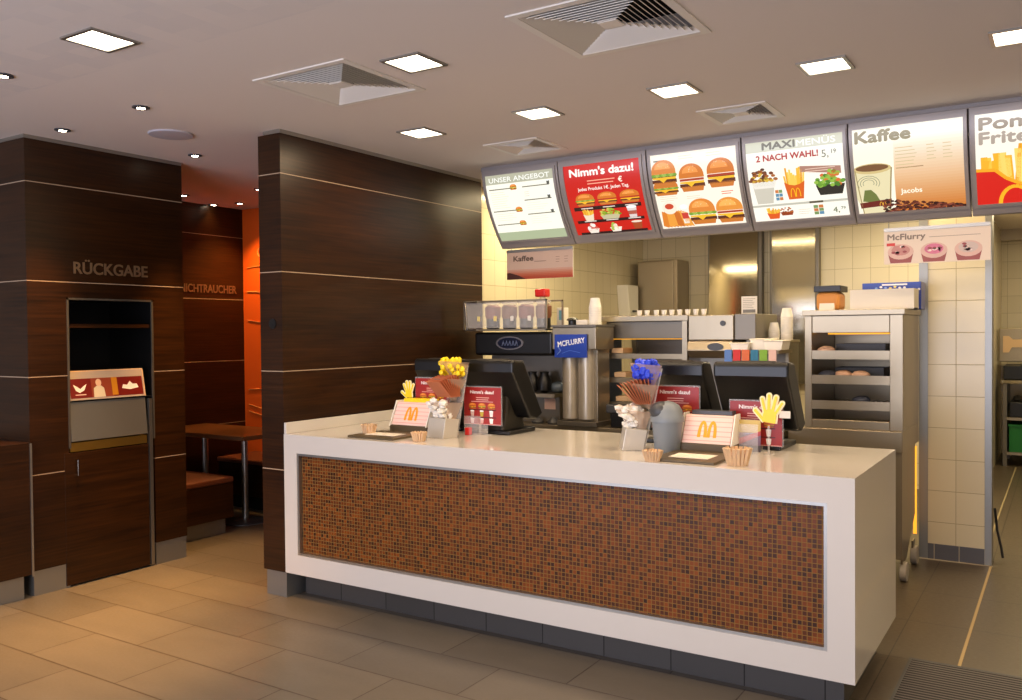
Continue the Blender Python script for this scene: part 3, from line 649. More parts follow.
a = Art(); W_ = .55; a.rect(0, 0, W_, .19, (226, 208, 188), 0); a.text('McFlurry', .02, .14, .034, (130, 112, 96), 3, .03, w=.2); a.rect(.24, .145, .5, .148, (150, 130, 112), 2)
for j, c_ in enumerate(((190, 130, 120), (206, 110, 140), (200, 180, 170))):
    x_ = .09+.175*j; a.poly([(x_-.055, .005), (x_+.055, .005), (x_+.07, .07), (x_-.07, .07)], (150, 70, 60), 1); a.ell(x_, .07, .07, .045, (214, 176, 160), 2); a.ell(x_, .078, .05, .03, c_, 3)
    for q_ in range(9): a.ell(x_+random.uniform(-.04, .04), .08+random.uniform(-.02, .02), .012, .007, random.choice([(240, 214, 206), (150, 60, 60), c_]), 4, n=8)
a.rect(.015, .105, .06, .122, (206, 50, 36), 4)
hang('dessert_sign', -.904, -.357, 1.93, 2.12, 5.5, a, 'pale hanging sign with three pink and white dessert cups in front of the tiled pier', (-.88, -.38))

# ================================================================== KITCHEN
BC = .90; KY = 5.30
kc = thing('back_counter', (-2.7, 5.65, 0), 'stainless steel back counter carrying the drink machines and fry cabinet', 'counter')
bx(-3.86, -1.53, KY, 6.15, BC-.04, BC).build('worktop', 'steel', kc, .004)
for i in range(4):
    x0 = -3.85+i*.575; d = bx(x0+.01, x0+.565, KY+.03, KY+.05, .14, BC-.05).build('door', 'steel', kc, .003); MB().cyl((x0+.52, KY+.01, .45), .008, .2, 10).build('door_handle', 'chrome', d)
bx(-3.85, -1.54, KY+.05, 6.13, .12, BC-.04).build('body', 'steel_d', kc); bx(-3.8, -1.55, KY+.12, 6.1, 0, .12).build('plinth', 'dark', kc)

# drink machine with hopper rack
dm = thing('coffee_machine', (-3.38, 5.5, BC), 'black drinks machine with oval badge beside the dark partition', 'machine')
x0, x1 = -3.70, -3.035
bx(x0, x1, KY, 5.75, 1.385, 1.555).build('head', 'black', dm, .02, seg=3)
bx(x0+.02, x1-.0, 5.50, 5.78, BC, 1.385).build('column', 'steel_d', dm, .004)
bx(x0+.02, x1, KY+.10, 5.5, BC+.0, BC+.19).build('drip_base', 'steel_d', dm, .006); bx(x0+.02, x1+.0, KY+.02, 5.5, 1.09, 1.115).build('shelf', 'steel', dm)
b_ = MB(); b_.lathe(((x0+x1)/2-.02, KY-.001, 1.475), [(.118, 0), (.118, .006), (.108, .006)], 40, Matrix.Rotation(radians(90), 4, 'X'), sy=.42); b_.build('badge_ring', 'chrome', dm, smooth=True)
b_ = MB(); b_.lathe(((x0+x1)/2-.02, KY-.006, 1.475), [(.10, 0), (.10, .003)], 40, Matrix.Rotation(radians(90), 4, 'X'), sy=.4); b_.build('badge', mat('badge_blue', (16, 22, 46), .2), dm)
a = Art()
for j in range(5): a.stroke([(-.06+j*.028, -.018), (-.05+j*.028, .018), (-.04+j*.028, -.018)], .006, (90, 100, 130), 1)
a.build('badge_print', plane_map(((x0+x1)/2-.02, KY-.0105, 1.475), (1, 0, 0), (0, 0, 1)), 'print', dm)
bx(-3.16, -3.07, KY+.0975, KY+.1, 1.0, 1.075).build('sticker', 'pink', dm)
for x_ in (-3.26, -3.16):
    MB().lathe((x_, KY+.1, 1.118), [(.02, 0), (.05, .02), (.052, .09), (.03, .13), (.034, .15)]).build('coffee_pot', 'black', smooth=True, label='black coffee pot under the drinks machine, '+('nearer the partition' if x_ < -3.2 else 'nearer the blender'), cat='pot', group='coffee pots')
# topping rack
rk = thing('topping_rack', (-3.42, 5.4, 1.56), 'clear acrylic topping rack with silver frame on top of the drinks machine', 'rack')
rx0, rx1, rz0, rz1 = -3.775, -3.06, 1.565, 1.785
b_ = MB()
for z_ in (rz0, rz1-.012): b_.box(rx0, rx1, KY-.03, KY-.02, z_, z_+.012).box(rx0, rx1, 5.5, 5.51, z_, z_+.012)
for x_ in (rx0, rx1-.012): b_.box(x_, x_+.012, KY-.03, KY-.02, rz0, rz1).box(x_, x_+.012, 5.5, 5.51, rz0, rz1).box(x_, x_+.012, KY-.03, 5.51, rz0, rz0+.012)
b_.build('frame', 'steel', rk); bx(rx0, rx1, KY-.028, 5.51, rz0+.002, rz0+.01).build('tray', 'steel_d', rk)
bx(rx0+.02, rx1-.02, KY-.026, KY-.023, rz0+.02, rz1-.015).build('front_pane', 'clear', rk)
MB().tube([(rx0+.13, KY-.035, rz1-.01), (rx0+.015, KY-.035, rz1-.01), (rx0+.035, KY-.035, rz0+.01), (rx0+.12, KY-.035, rz0+.01)], .009).build('handle', 'chrome', rk)
HL = ['topping jar nearest the partition', 'second topping jar from the partition', 'third topping jar from the partition', 'topping jar at the blender end of the rack']
for j in range(4):
    x_ = -3.585+j*.145
    t = thing('topping_jar', (x_, 5.38, rz0+.012), 'clear '+HL[j]+', pinkish filling over a dark base', 'jar', 'topping jars in the rack')
    MB().lathe((x_, 5.38, rz0+.012), [(.045, 0), (.05, .01), (.05, .075)]).build('base', 'black', t, smooth=True)
    MB().lathe((x_, 5.38, rz0+.088), [(.05, 0), (.058, .02), (.058, .085), (.04, .10)]).build('filling', ('pinkc', 'brownf', 'redf', 'brownf')[j], t, smooth=True)
    MB().lathe((x_, 5.38, rz0+.19), [(.04, 0), (.055, .006), (.052, .025), (.02, .035)]).build('lid', 'clear2', t, smooth=True)
    bx(x_-.08+.005, x_-.05, KY-.019, KY-.015, rz0+.07, rz0+.105).build('label_tag', 'yellow' if j < 2 else 'paper', t)
bt = thing('sauce_bottle', (-3.27, 5.62, 1.56), 'clear bottle with a red cap behind the topping rack', 'bottle')
MB().lathe((-3.30, 5.62, 1.556), [(.035, 0), (.04, .02), (.04, .19), (.025, .24), (.022, .26)]).build('bottle_body', 'clear2', bt, smooth=True); bx(-3.345, -3.255, 5.58, 5.66, 1.815, 1.875).build('cap', 'red', bt, .01)
# milk carton
kt = thing('drink_carton', (-3.115, 5.6, 1.556), 'white carton with a light blue label between the topping rack and the blender', 'carton')
cx = -3.115; bx(cx-.03, cx+.03, 5.56, 5.63, 1.556, 1.73).build('box', 'whitep', kt, .003); bx(cx-.01, cx+.025, 5.557, 5.56, 1.64, 1.71).build('printed_label', mat('carton_blue', (120, 180, 200), .5), kt)

# blender machine (two steel cylinders)
bl = thing('dessert_blender', (-2.85, 5.5, BC), 'steel twin-cylinder dessert blender with a blue sign on its front', 'machine')
x0, x1 = -2.975, -2.735
bx(x0-.05, x1+.05, KY-.02, 5.56, 1.43, 1.585).build('head', 'steel', bl, .006); bx(x0-.055, x1+.055, KY-.03, 5.57, 1.585, 1.60).build('lid', 'steel_d', bl)
bx(x0, x1+.02, KY+.06, 5.55, BC+.03, 1.43).build('column', 'steel', bl, .004)
for x_ in (x0+.055, x0+.18): MB().cyl((x_, KY+.05, BC+.05), .055, .53, 28).build('mixing_cylinder', 'cylsteel', bl, smooth=True)
bx(x0-.02, x1+.05, KY-.02, 5.56, BC, BC+.035).build('drip_tray', 'steel_d', bl, .004)
sgn = bx(x0-.02, x1-.01, KY-.04, KY-.025, 1.375, 1.535).build('sign', 'blue', bl, .002)
a = Art(); a.text('MCFLURRY', .03, .075, .036, (240, 244, 255), 1, .02, w=.21, rot=8); a.stroke([(.02, .02), (.05, .05), (.02, .08)], .003, (150, 180, 240), 1); a.stroke([(.06, .03), (.12, .05), (.2, .035)], .003, (90, 130, 230), 1)
a.build('sign_print', plane_map((x0-.02, KY-.04, 1.375), (1, 0, 0), (0, 0, 1)), 'print', bl)
MB().lathe((-2.955, 5.45, 1.60), [(.03, 0), (.03, .03), (.045, .035), (.03, .05), (.012, .055)]).build('black_knob', 'black', bl, smooth=True)
bx(-2.90, -2.81, 5.4, 5.5, 1.60, 1.635).build('napkin_stack', 'paper', bevel=.004, label='small white stack on top of the dessert blender', cat='napkins')
def cupstack(name, x, y, z, r0, h, label, n=8, group='stacked white cups', taper=.7, m='whitep'):
    t = thing(name, (x, y, z), label, 'cups', group)
    for i in range(n):
        zz = z+i*(h-r0*1.6)/n
        MB().lathe((x, y, zz), [(r0, 0), (r0*1.03, .004), (r0*.97, .008), (r0*taper, r0*1.6), (r0*taper*.9, r0*1.6)], 20).build('cup', m, t, smooth=True)
cupstack('cup_stack', -2.775, 5.45, 1.60, .045, .20, 'stack of white paper cups on the dessert blender', 10)
# dark machine side and cable
sb = thing('syrup_cabinet', (-2.61, 5.75, BC), 'blue grey upright dispenser housing with a black cable beside the dessert blender', 'machine')
bx(-2.868, -2.808, 5.61, 5.95, BC, 1.55).build('housing', 'bluegrey', sb, .004); bx(-2.872, -2.807, 5.60, 5.96, 1.55, 1.565).build('lid', 'black', sb)
MB().tube([(-2.84, 5.603, 1.45), (-2.835, 5.595, 1.3), (-2.82, 5.59, 1.15), (-2.80, 5.585, 1.0), (-2.77, 5.58, .93)], .006).build('cable', 'cable', sb, smooth=True)
MB().box(-2.83, -2.80, 5.57, 5.605, 1.18, 1.20).build('plug', 'black', sb)
# black kit heap behind the counter
bb = thing('cup_tray', (-2.5, 5.2, BC), 'black plastic boxes on the back counter behind the bag stand', 'boxes')
bx(-2.60, -2.30, KY+.02, 5.52, BC, BC+.10).build('box', 'black', bb, .01); bx(-2.63, -2.50, KY+.01, 5.4, BC+.10, BC+.16).build('lid', 'greyd', bb, .01)
for i, x_ in enumerate((-3.19, -3.06)):
    MB().lathe((x_, KY+.05, BC), [(.04, 0), (.045, .015), (.035, .03), (.015, .05)]).build('sauce_dish', 'greyd', smooth=True, label=('dark round dish on the back counter below the pink sticker' if i == 0 else 'dark round dish on the back counter at the foot of the blender'), cat='dish', group='dark dishes')
MB().ball((-3.08, KY+.16, BC+.255), .055, 2, (1.2, 1, .8), .08).build('cleaning_cloth', 'bluegrey', smooth=True, label='pale crumpled cloth on the base of the drinks machine', cat='cloth')

# fry holding cabinet
fx0, fx1, FY = -2.795, -2.16, 5.60
fh = thing('holding_cabinet', ((fx0+fx1)/2, 5.85, BC), 'open stainless holding cabinet with wire shelves behind the registers', 'cabinet')
b_ = MB()
for x_ in (fx0, fx1-.035):
    for y_ in (FY, 6.1): b_.box(x_, x_+.035, y_, y_+.035, BC, 1.62)
b_.build('posts', 'steel', fh); bx(fx0-.01, fx1+.01, FY-.01, 6.15, 1.62, 1.66).build('top', 'steel', fh, .003); bx(fx0+.035, fx1-.035, FY+.02, FY+.06, 1.50, 1.62).build('heater_hood', 'steel_d', fh, .004)
for z_ in (1.02, 1.19, 1.36):
    s_ = MB(); s_.box(fx0+.03, fx1-.03, FY+.01, FY+.02, z_, z_+.035)
    for i in range(13): s_.box(fx0+.04+i*.045, fx0+.048+i*.045, FY+.02, 6.1, z_+.01, z_+.016)
    s_.build('shelf', 'steel', fh)
bx(fx0+.03, fx1-.03, 6.12, 6.13, BC, 1.62).build('back_panel', 'steel_d', fh); bx(fx0+.04, fx1-.04, FY+.1, FY+.16, 1.495, 1.503).build('heat_lamp', 'led', fh)
for j, (x_, z_) in enumerate(((-2.74, 1.378), (-2.72, 1.208), (-2.71, 1.038), (-2.62, 1.038))):
    bx(x_, x_+.09, FY+.03, FY+.2, z_+.018, z_+.055).build('food_box', 'tan', bevel=.006, label='pale food box on the '+['top', 'middle', 'bottom', 'bottom'][j]+' shelf of the open holding cabinet'+(', at the post' if j == 2 else ', inner one' if j == 3 else ''), cat='box', group='food boxes in the holding cabinet')
# upper row of small cups on cabinet
for j in range(9):
    x_ = -2.56+j*.058+(.012 if j > 1 else 0)
    MB().lathe((x_, FY+.12, 1.66), [(.014, 0), (.019, .04), (.017, .04)], 16).build('sauce_cup', 'clear2' if 0 else 'whitep', smooth=True, label='small white cup in the row on top of the holding cabinet', cat='cup', group='row of small white cups')
# machine 2
um = thing('ice_machine', (-1.94, 5.85, BC), 'stainless machine with an oval badge beside the holding cabinet', 'machine')
bx(-2.15, -1.84, FY, 6.12, 1.49, 1.655).build('head', 'steel', um, .004); bx(-1.84, -1.70, FY+.02, 6.12, 1.49, 1.66).build('side_box', 'steel_d', um, .004)
MB().prism([(FY-.02, 1.485), (FY-.04, 1.42), (FY+.02, 1.37), (6.1, 1.37), (6.1, 1.485)], 'x', -2.15, -1.84).build('control_panel', 'steel', um, .006)
bx(-2.1, -1.86, FY+.08, 6.1, BC, 1.37).build('column', 'steel_d', um, .004)
b_ = MB(); b_.lathe((-1.95, FY-.034, 1.445), [(.055, 0), (.055, .006), (.045, .006)], 32, Matrix.Rotation(radians(90), 4, 'X'), sy=.45); b_.build('badge', 'greyd', um)
MB().cyl((-1.91, FY, 1.60), .018, .01, 20, R=Matrix.Rotation(radians(90), 4, 'X')).build('dial', 'greyd', um)

# condiment tray with coloured cards and cup stacks
cr = thing('condiment_stand', (-1.6, 5.45, BC), 'stand carrying white lid trays and a row of coloured cards', 'stand')
bx(-1.84, -1.50, 5.42, 5.75, 1.405, 1.425).build('shelf', 'steel', cr)
for x_ in (-1.82, -1.53): bx(x_, x_+.02, 5.7, 5.73, BC, 1.405).build('post', 'steel', cr)
cc = [(90, 130, 200), (210, 40, 34), (220, 110, 60), (40, 120, 160), (130, 180, 50), (236, 200, 190)]
CN = ['light blue', 'red', 'orange', 'dark blue', 'green', 'pale pink']
for j, c_ in enumerate(cc):
    x_ = -1.835+j*.056
    bx(x_, x_+.047, 5.405, 5.41, 1.35, 1.43).build('price_card', mat('card_'+CN[j].replace(' ', '_'), c_, .5), cr, label=CN[j]+' card')
for j, (x_, y_, w_) in enumerate(((-1.81, 5.44, .12), (-1.70, 5.50, .13), (-1.60, 5.45, .12))):
    t = thing('lid_tray', (x_+w_/2, y_+.1, 1.425), ('white lid tray at the blue card end of the condiment stand', 'white lid tray stacked tallest in the middle of the condiment stand', 'white lid tray at the pink card end of the condiment stand')[j], 'tray', 'white lid trays')
    zt = (1.465, 1.49, 1.48)[j]
    MB().prism([(x_+.01, 1.426), (x_+w_-.01, 1.426), (x_+w_, zt), (x_, zt)], 'y', y_, y_+.18).build('tray', 'whitep', t, .004)
    bx(x_-.004, x_+w_+.004, y_-.004, y_+.184, zt, zt+.008).build('rim', 'paper', t, .003)
for x_, r_, h_, lb in ((-1.64, .034, .13, 'shorter stack of white cups behind the condiment stand'), (-1.53, .036, .24, 'taller stack of white cups behind the condiment stand')):
    pass
hs = thing('cup_shelf', (-1.58, 5.85, BC), 'steel shelf box carrying two stacks of white cups', 'shelf')
bx(-1.80, -1.535, 5.78, 6.05, BC, 1.47).build('body', 'steel_d', hs, .004)
bx(-1.81, -1.53, 5.77, 6.06, 1.47, 1.485).build('top', 'steel', hs)
cupstack('cup_stack', -1.66, 5.9, 1.485, .036, .13, 'shorter stack of white cups behind the condiment stand', 6)
cupstack('cup_stack', -1.575, 5.9, 1.485, .040, .23, 'taller stack of white cups behind the condiment stand', 10)

# heated burger cabinet on a wheeled base (right)
HX0, HX1, HY0, HY1 = -1.41, -.83, 5.70, 6.36
wb = thing('wheeled_base', (-1.15, 6.0, 0), 'stainless wheeled base cabinet under the heated burger shelves', 'cabinet')
bx(HX0-.1, HX1, HY0-.02, HY1, .80, .93).build('worktop', 'steel', wb, .004); bx(HX0-.08, HX1-.06, HY0+.02, HY1-.02, .16, .80).build('body', 'steel', wb, .004)
MB().prism([(HY0, .80), (HY1-.12, .80), (HY1-.12, .34), (HY0+.16, .115), (HY0, .15)], 'x', HX1-.058, HX1-.006).build('end_panel', 'steel', wb, .003)
bx(HX1-.02, HX1+.001, HY1-.105, HY1-.099, .20, .78).build('pilot_light', 'led', wb)  # glowing strip imitating an amber reflection on the steel, not a lamp
for x_, y_ in ((HX1-.03, HY0+.09), (HX0, HY0+.10), (HX1-.035, HY1-.1), (HX0, HY1-.1)):
    c_ = thing('tmp', (x_, y_, 0), None, None) if 0 else None
    w_ = MB().cyl((x_+.012+(.03 if x_ > -1 else 0), y_, .06), .06, .04, 24, R=Matrix.Rotation(radians(-90), 4, 'Y')).build('castor', 'rubber', wb, .004, smooth=True)
    MB().prism([(y_-.05, .16), (y_+.05, .16), (y_+.015, .05), (y_-.015, .05)], 'x', x_+.01, x_+.02).build('fork', 'steel', w_)
hc = thing('heated_cabinet', (-1.12, 6.0, .93), 'heated stainless display cabinet with wrapped burgers on three shelves', 'cabinet')
b_ = MB(); b_.box(HX0, HX0+.045, HY0, HY1, .93, 1.64).box(HX1-.075, HX1, HY0, HY0+.04, .93, 1.64).box(HX1-.02, HX1, HY0+.04, HY1, .93, 1.64).box(HX0+.045, HX1-.02, HY1-.02, HY1, .93, 1.64); b_.build('body', 'steel', hc, .003)
bx(HX0-.012, HX1+.012, HY0-.015, HY1+.01, 1.64, 1.675).build('top', 'steel', hc, .003); bx(HX0+.045, HX1-.075, HY0+.004, HY0+.03, 1.53, 1.64).build('heater_hood', 'steel', hc, .004); bx(HX0+.045, HX1-.075, HY0+.0, HY0+.04, .93, .985).build('sill', 'steel', hc, .003)
for z_ in (1.05, 1.21, 1.365):
    s_ = MB(); s_.box(HX0+.045, HX1-.075, HY0+.002, HY0+.02, z_, z_+.055)
    for i in range(14): s_.box(HX0+.06+i*.035, HX0+.07+i*.035, HY0+.02, HY1-.03, z_+.012, z_+.02)
    s_.build('shelf', 'steel', hc)
bx(HX0+.1, HX1-.1, HY0+.2, HY0+.26, 1.52, 1.53).build('heat_lamp', 'led', hc)
bw = [(-1.30, HY0+.10, 1.388, 'wrap', 'burger in pale wrapping on the top shelf of the heated cabinet'), (-1.29, HY0+.10, 1.233, 'wrapb', 'dark wrapped burger at the outer end of the middle shelf'),
      (-1.20, HY0+.12, 1.233, 'wrap', 'pale wrapped burger in the middle of the middle shelf'), (-1.09, HY0+.10, 1.233, 'wrap', 'pale wrapped burger furthest right on the middle shelf'), (-1.09, HY0+.12, 1.073, 'wrapb', 'dark wrapped burger alone on the bottom shelf')]
for x_, y_, z_, m_, lb in bw: MB().ball((x_, y_, z_+.03), .055, 3, (1, 1, .55), .05).build('wrapped_burger', m_, smooth=True, label=lb, cat='burger', group='wrapped burgers')
for x_, z_, lb in ((-1.12, 1.388, 'dark tray on the top shelf of the heated cabinet'), (-1.13, 1.233, 'dark tray at the back of the middle shelf')):
    t = thing('food_tray', (x_, HY0+.35, z_), lb, 'tray', 'dark food trays'); bx(x_-.15, x_+.15, HY0+.25, HY0+.5, z_, z_+.01).build('base', 'greyd', t)
    b_ = MB(); b_.box(x_-.15, x_+.15, HY0+.25, HY0+.26, z_+.01, z_+.07).box(x_-.15, x_+.15, HY0+.49, HY0+.5, z_+.01, z_+.07).box(x_-.15, x_-.14, HY0+.26, HY0+.49, z_+.01, z_+.07).box(x_+.14, x_+.15, HY0+.26, HY0+.49, z_+.01, z_+.07); b_.build('rim', 'greyd', t)
# boxes on top
p_ = at(850, 307, y=5.8); q_ = at(914, 281, y=5.8)
bxw = thing('white_box', ((p_.x+q_.x)/2, 5.95, 1.675), 'open white cardboard box on top of the heated cabinet', 'box')
b_ = MB(); X0_, X1_ = p_.x, q_.x; b_.box(X0_, X1_, 5.8, 5.806, 1.676, 1.80).box(X0_, X1_, 5.99, 6.0, 1.676, 1.80).box(X0_, X0_+.006, 5.806, 5.99, 1.676, 1.80).box(X1_-.006, X1_, 5.806, 5.99, 1.676, 1.80).box(X0_, X1_, 5.806, 5.99, 1.676, 1.682); b_.build('carton', 'paper', bxw)
bb_ = thing('blue_box', (-1.03, 6.12, 1.675), 'blue printed carton behind the white box on the heated cabinet', 'box')
bx(X0_+.03, X1_+.01, 6.03, 6.22, 1.676, 1.85).build('carton', 'blue', bb_, .003)
a = Art()
for j in range(12): a.ell(.03+j*.028, .135+random.uniform(-.01, .015), .009, .007, random.choice([(240, 240, 250), (240, 220, 120), (120, 160, 240)]), 1, n=8)
a.rect(.12, .155, .27, .165, (240, 240, 250), 1)
a.build('carton_print', plane_map((X0_+.03, 6.03, 1.676), (1, 0, 0), (0, 0, 1)), 'print', bb_)
pk = thing('bun_package', (-1.28, 6.0, 1.675), 'clear package of orange brown buns on the heated cabinet, by the steel panel', 'package')
bx(-1.40, -1.25, 5.95, 6.15, 1.676, 1.80).build('buns', mat('bun_orange', (206, 140, 70), .6), pk, .03, seg=3); bx(-1.41, -1.24, 5.94, 6.16, 1.80, 1.84).build('lid', 'black', pk, .003)
cdn = thing('small_card', (-1.3, 5.78, 1.675), 'small white folded card in front of the bun package', 'card')
MB().prism([(5.76, 1.676), (5.80, 1.676), (5.78, 1.72)], 'x', -1.335, -1.245).build('folded_card', 'paper', cdn)

# items on the kitchen back wall
def panel(name, x0, x1, z0, z1, y, m, label, tilt=0):
    t = thing(name, ((x0+x1)/2, y, z0), label, 'panel'); dy = math.tan(radians(tilt))*(z1-z0)
    MB().prism([(y, z0), (y+dy, z1), (9.195, z1), (9.195, z0)], 'x', x0, x1).build('sheet', m, t)
    bx(x0-.03, x0, y+max(dy, 0)+.02, 9.195, z0, z1).build('edge', 'steel_d', t); bx(x1, x1+.03, y+max(dy, 0)+.02, 9.195, z0, z1).build('edge', 'steel_d', t)
panel('hood_duct', -3.237, -2.72, 1.0, 2.74, 8.98, 'steel_h', 'wide stainless wall duct with a bright reflection behind the fry station', 3.4)
panel('hood_duct', -2.574, -2.14, 1.0, 2.74, 9.08, 'steel_h', 'narrow stainless wall duct with a bright reflection, by the cup stacks')
wc = thing('wall_cabinet', (-3.75, 9.0, 1.6), 'closed stainless cabinet hanging on the tiled kitchen corner', 'cabinet')
bx(-3.98, -3.52, 8.85, 9.19, 1.45, 2.32).build('body', 'steel', wc, .004); bx(-3.97, -3.56, 8.835, 8.85, 1.46, 2.31).build('door', 'steel', wc, .012)
td = thing('towel_dispenser', (-4.03, 8.6, 1.6), 'white towel dispenser on the tiled side wall of the kitchen', 'dispenser')
MB().prism([(8.55, 1.72), (8.78, 1.72), (8.78, 2.05), (8.50, 2.05)], 'x', -4.0705, -3.94).build('housing', 'whitep', td, .01); bx(-3.93, -3.925, 8.6, 8.7, 1.76, 1.78).build('slot', 'greyd', td)
MB().box(-2.87, -2.70, 8.955, 8.96, 1.69, 1.87).build('wall_notice', 'paper', label='white paper notice on the wide stainless wall duct', cat='notice') if 0 else None
nt = thing('wall_notice', (-2.0, 6.0, 1.66), 'white printed notice standing on the stainless machine', 'notice')
bx(-1.85, -1.745, 5.80, 5.806, 1.662, 1.78).build('sheet', 'paper', nt)
a = Art(); a.lines(.01, .10, .085, 6, .012, (150, 140, 120), .003); a.rect(.01, .008, .095, .03, (120, 116, 104), 1); a.build('notice_print', plane_map((-1.85, 5.80, 1.662), (1, 0, 0), (0, 0, 1)), 'print', nt)

# passage on the right: prep table, appliance, crate
pt = thing('prep_table', (-.3, 11.6, 0), 'steel prep table with shelf at the back of the passage', 'table')
bx(-.62, .9, 11.2, 11.9, .93, .97).build('worktop', 'steel_h', pt, .004); bx(-.58, .86, 11.22, 11.88, .52, .55).build('shelf', 'steel', pt); bx(-.58, .86, 11.22, 11.88, .13, .16).build('shelf', 'steel', pt)
for x_ in (-.6, .84):
    for y_ in (11.22, 11.86): bx(x_, x_+.04, y_, y_+.04, 0, .93).build('leg', 'steel_d', pt)
bx(-.60, -.56, 11.23, 11.86, .16, .93).build('side_panel', 'bluegrey', pt)
gr = thing('grill', (-.2, 11.5, .97), 'black and steel appliance on the prep table with a beige bracket', 'appliance')
bx(-.60, .5, 11.28, 11.8, .97, 1.13).build('body', 'black', gr, .01); bx(-.66, .6, 11.6, 11.85, 1.16, 1.55).build('hood', 'steel', gr, .01)
MB().prism([(-.62, 1.27), (-.62, 1.46), (-.56, 1.46), (-.52, 1.42), (-.30, 1.42), (-.26, 1.46), (-.20, 1.46), (-.20, 1.27), (-.26, 1.27), (-.29, 1.33), (-.53, 1.33), (-.56, 1.27)], 'y', 11.58, 11.6).build('bracket', 'tan', gr)
ck = thing('storage_crate', (0, 11.5, .16), 'green plastic crate on the lower shelf of the prep table', 'crate')
b_ = MB(); b_.box(-.54, .3, 11.25, 11.27, .16, .45).box(-.54, .3, 11.68, 11.7, .16, .45).box(-.54, -.52, 11.27, 11.68, .16, .45).box(.28, .3, 11.27, 11.68, .16, .45).box(-.52, .28, 11.27, 11.68, .16, .18); b_.build('crate_body', 'green', ck, .003); bx(-.55, .31, 11.24, 11.71, .45, .47).build('rim', 'green', ck)
kt_ = thing('storage_box', (0, 11.5, .55), 'dark box of utensils on the upper shelf of the prep table', 'box')
bx(-.54, .3, 11.25, 11.7, .55, .72).build('box_body', 'black', kt_, .01)
for i in range(9): MB().ball((-.47+i*.08, 11.35+random.uniform(0, .2), .75), .05, 1, (1, 1, .8), .2).build('utensil', 'brownf' if i % 2 else 'steel_d', kt_)
bx(-.50, -.42, 6.9, 6.93, 0, .001) if 0 else None
MB().tube([(-.40, 6.62, .35), (-.385, 6.62, .2), (-.36, 6.6, .09), (-.35, 6.58, .03)], .008).build('floor_cable', 'cable', smooth=True, label='black cable end at the foot of the pier', cat='cable')

# ================================================================== REGISTERS on the counter
def register(x, y, label, rz=0.0):
    t = thing('cash_register', (x, y, CT), label, 'register', 'black touch screen cash registers', rz)
    w = .185
    h0, h1, y0, y1 = .20, .44, -.07, .14       # slab leaning: top towards the customers
    def P(pts, a, b): return MB().prism(pts, 'x', a, b)
    P([(-.13, .415), (-.115, .43), (-.01, .42), (.20, .105), (.13, .075), (.06, .09), (-.13, .36)], -w, w).build('screen_housing', 'black', t, .012, local=True, seg=3)
    P([(.004, .424), (.206, .118), (.198, .115), (-.002, .42)], -w+.015, w-.015).build('screen', 'greyd', t, local=True)
    P([(-.09, .0), (.17, .0), (.12, .12), (.05, .26), (-.02, .27), (-.04, .12)], -.085, .085).build('stand', 'olive', t, .01, local=True)
    MB().box(-.14, .14, -.10, .19, 0, .025).build('foot', 'black', t, .006, local=True)
    MB().box(-.10, .10, -.10, -.03, .422, .432).build('top_vent', 'olive', t, .003, local=True)
    return t
register(-3.17, 4.29, 'black cash register closest to the partition, mostly hidden by the bag stand')
register(-2.795, 4.24, 'black cash register between the two bag stands')
register(-1.72, 4.32, 'black cash register behind the grey bin')
register(-1.30, 4.33, 'black cash register nearest the open end of the counter')

# red acrylic signs
def mini_art():
    a = Art(); a.rect(0, 0, .25, .21, (158, 32, 28), 0); a.rect(.0, .0, .25, .003, (240, 170, 160), 1); a.text("Nimm's dazu!", .125, .175, .018, (250, 236, 230), 2, .03, w=.16, al='c')
    a.lines(.085, .15, .09, 2, .012, (236, 180, 170), .004, 1, .1); a.rect(.05, .128, .2, .131, (240, 190, 180), 1)
    for j in range(3): a.burger(.035+j*.065, .088, .05, .034, 2, green=j == 1); a.cup(.045+j*.065, .045, .026, .036, ((210, 180, 170), (190, 170, 60), (240, 230, 226))[j])
    a.rect(.03, .08, .22, .085, (70, 8, 6), 1); a.rect(.03, .038, .22, .043, (70, 8, 6), 1)
    for j in range(3): a.cup(.045+j*.065, .006, .026, .03, ((240, 220, 214), (236, 190, 180), (250, 244, 240))[j])
    return a
def redsign(x, y, z, label, w=.25):
    t = thing('offer_sign', (x, y, CT), label, 'sign', "red Nimm's dazu signs")
    b_ = MB(); b_.box(x-w/2-.006, x+w/2+.006, y, y+.005, z-.004, z+.218); b_.build('acrylic_holder', 'clear', t)
    bx(x-w/2, x+w/2, y-.0035, y-.0005, z, z+.21).build('card', 'red', t)
    bx(x-.05, x+.05, y+.005, y+.02, CT, CT+.006).build('foot', 'clear2', t); bx(x-.03, x+.03, y+.005, y+.010, CT, z+.05).build('support', 'clear2', t)
    mini_art().build('printed_face', plane_map((x-w/2, y-.0035, z), (1, 0, 0), (0, 0, 1)), 'print', t)
redsign(-3.20, 4.14, 1.07, "red Nimm's dazu sign between the yellow paper hand and the left bag stand")
redsign(-2.80, 4.085, 1.03, "red Nimm's dazu sign on the counter next to the left bag stand")
redsign(-1.665, 4.15, 1.06, "red Nimm's dazu sign behind the grey bin")
redsign(-1.262, 4.17, .998, "red Nimm's dazu sign behind the yellow hand nearest the counter end")

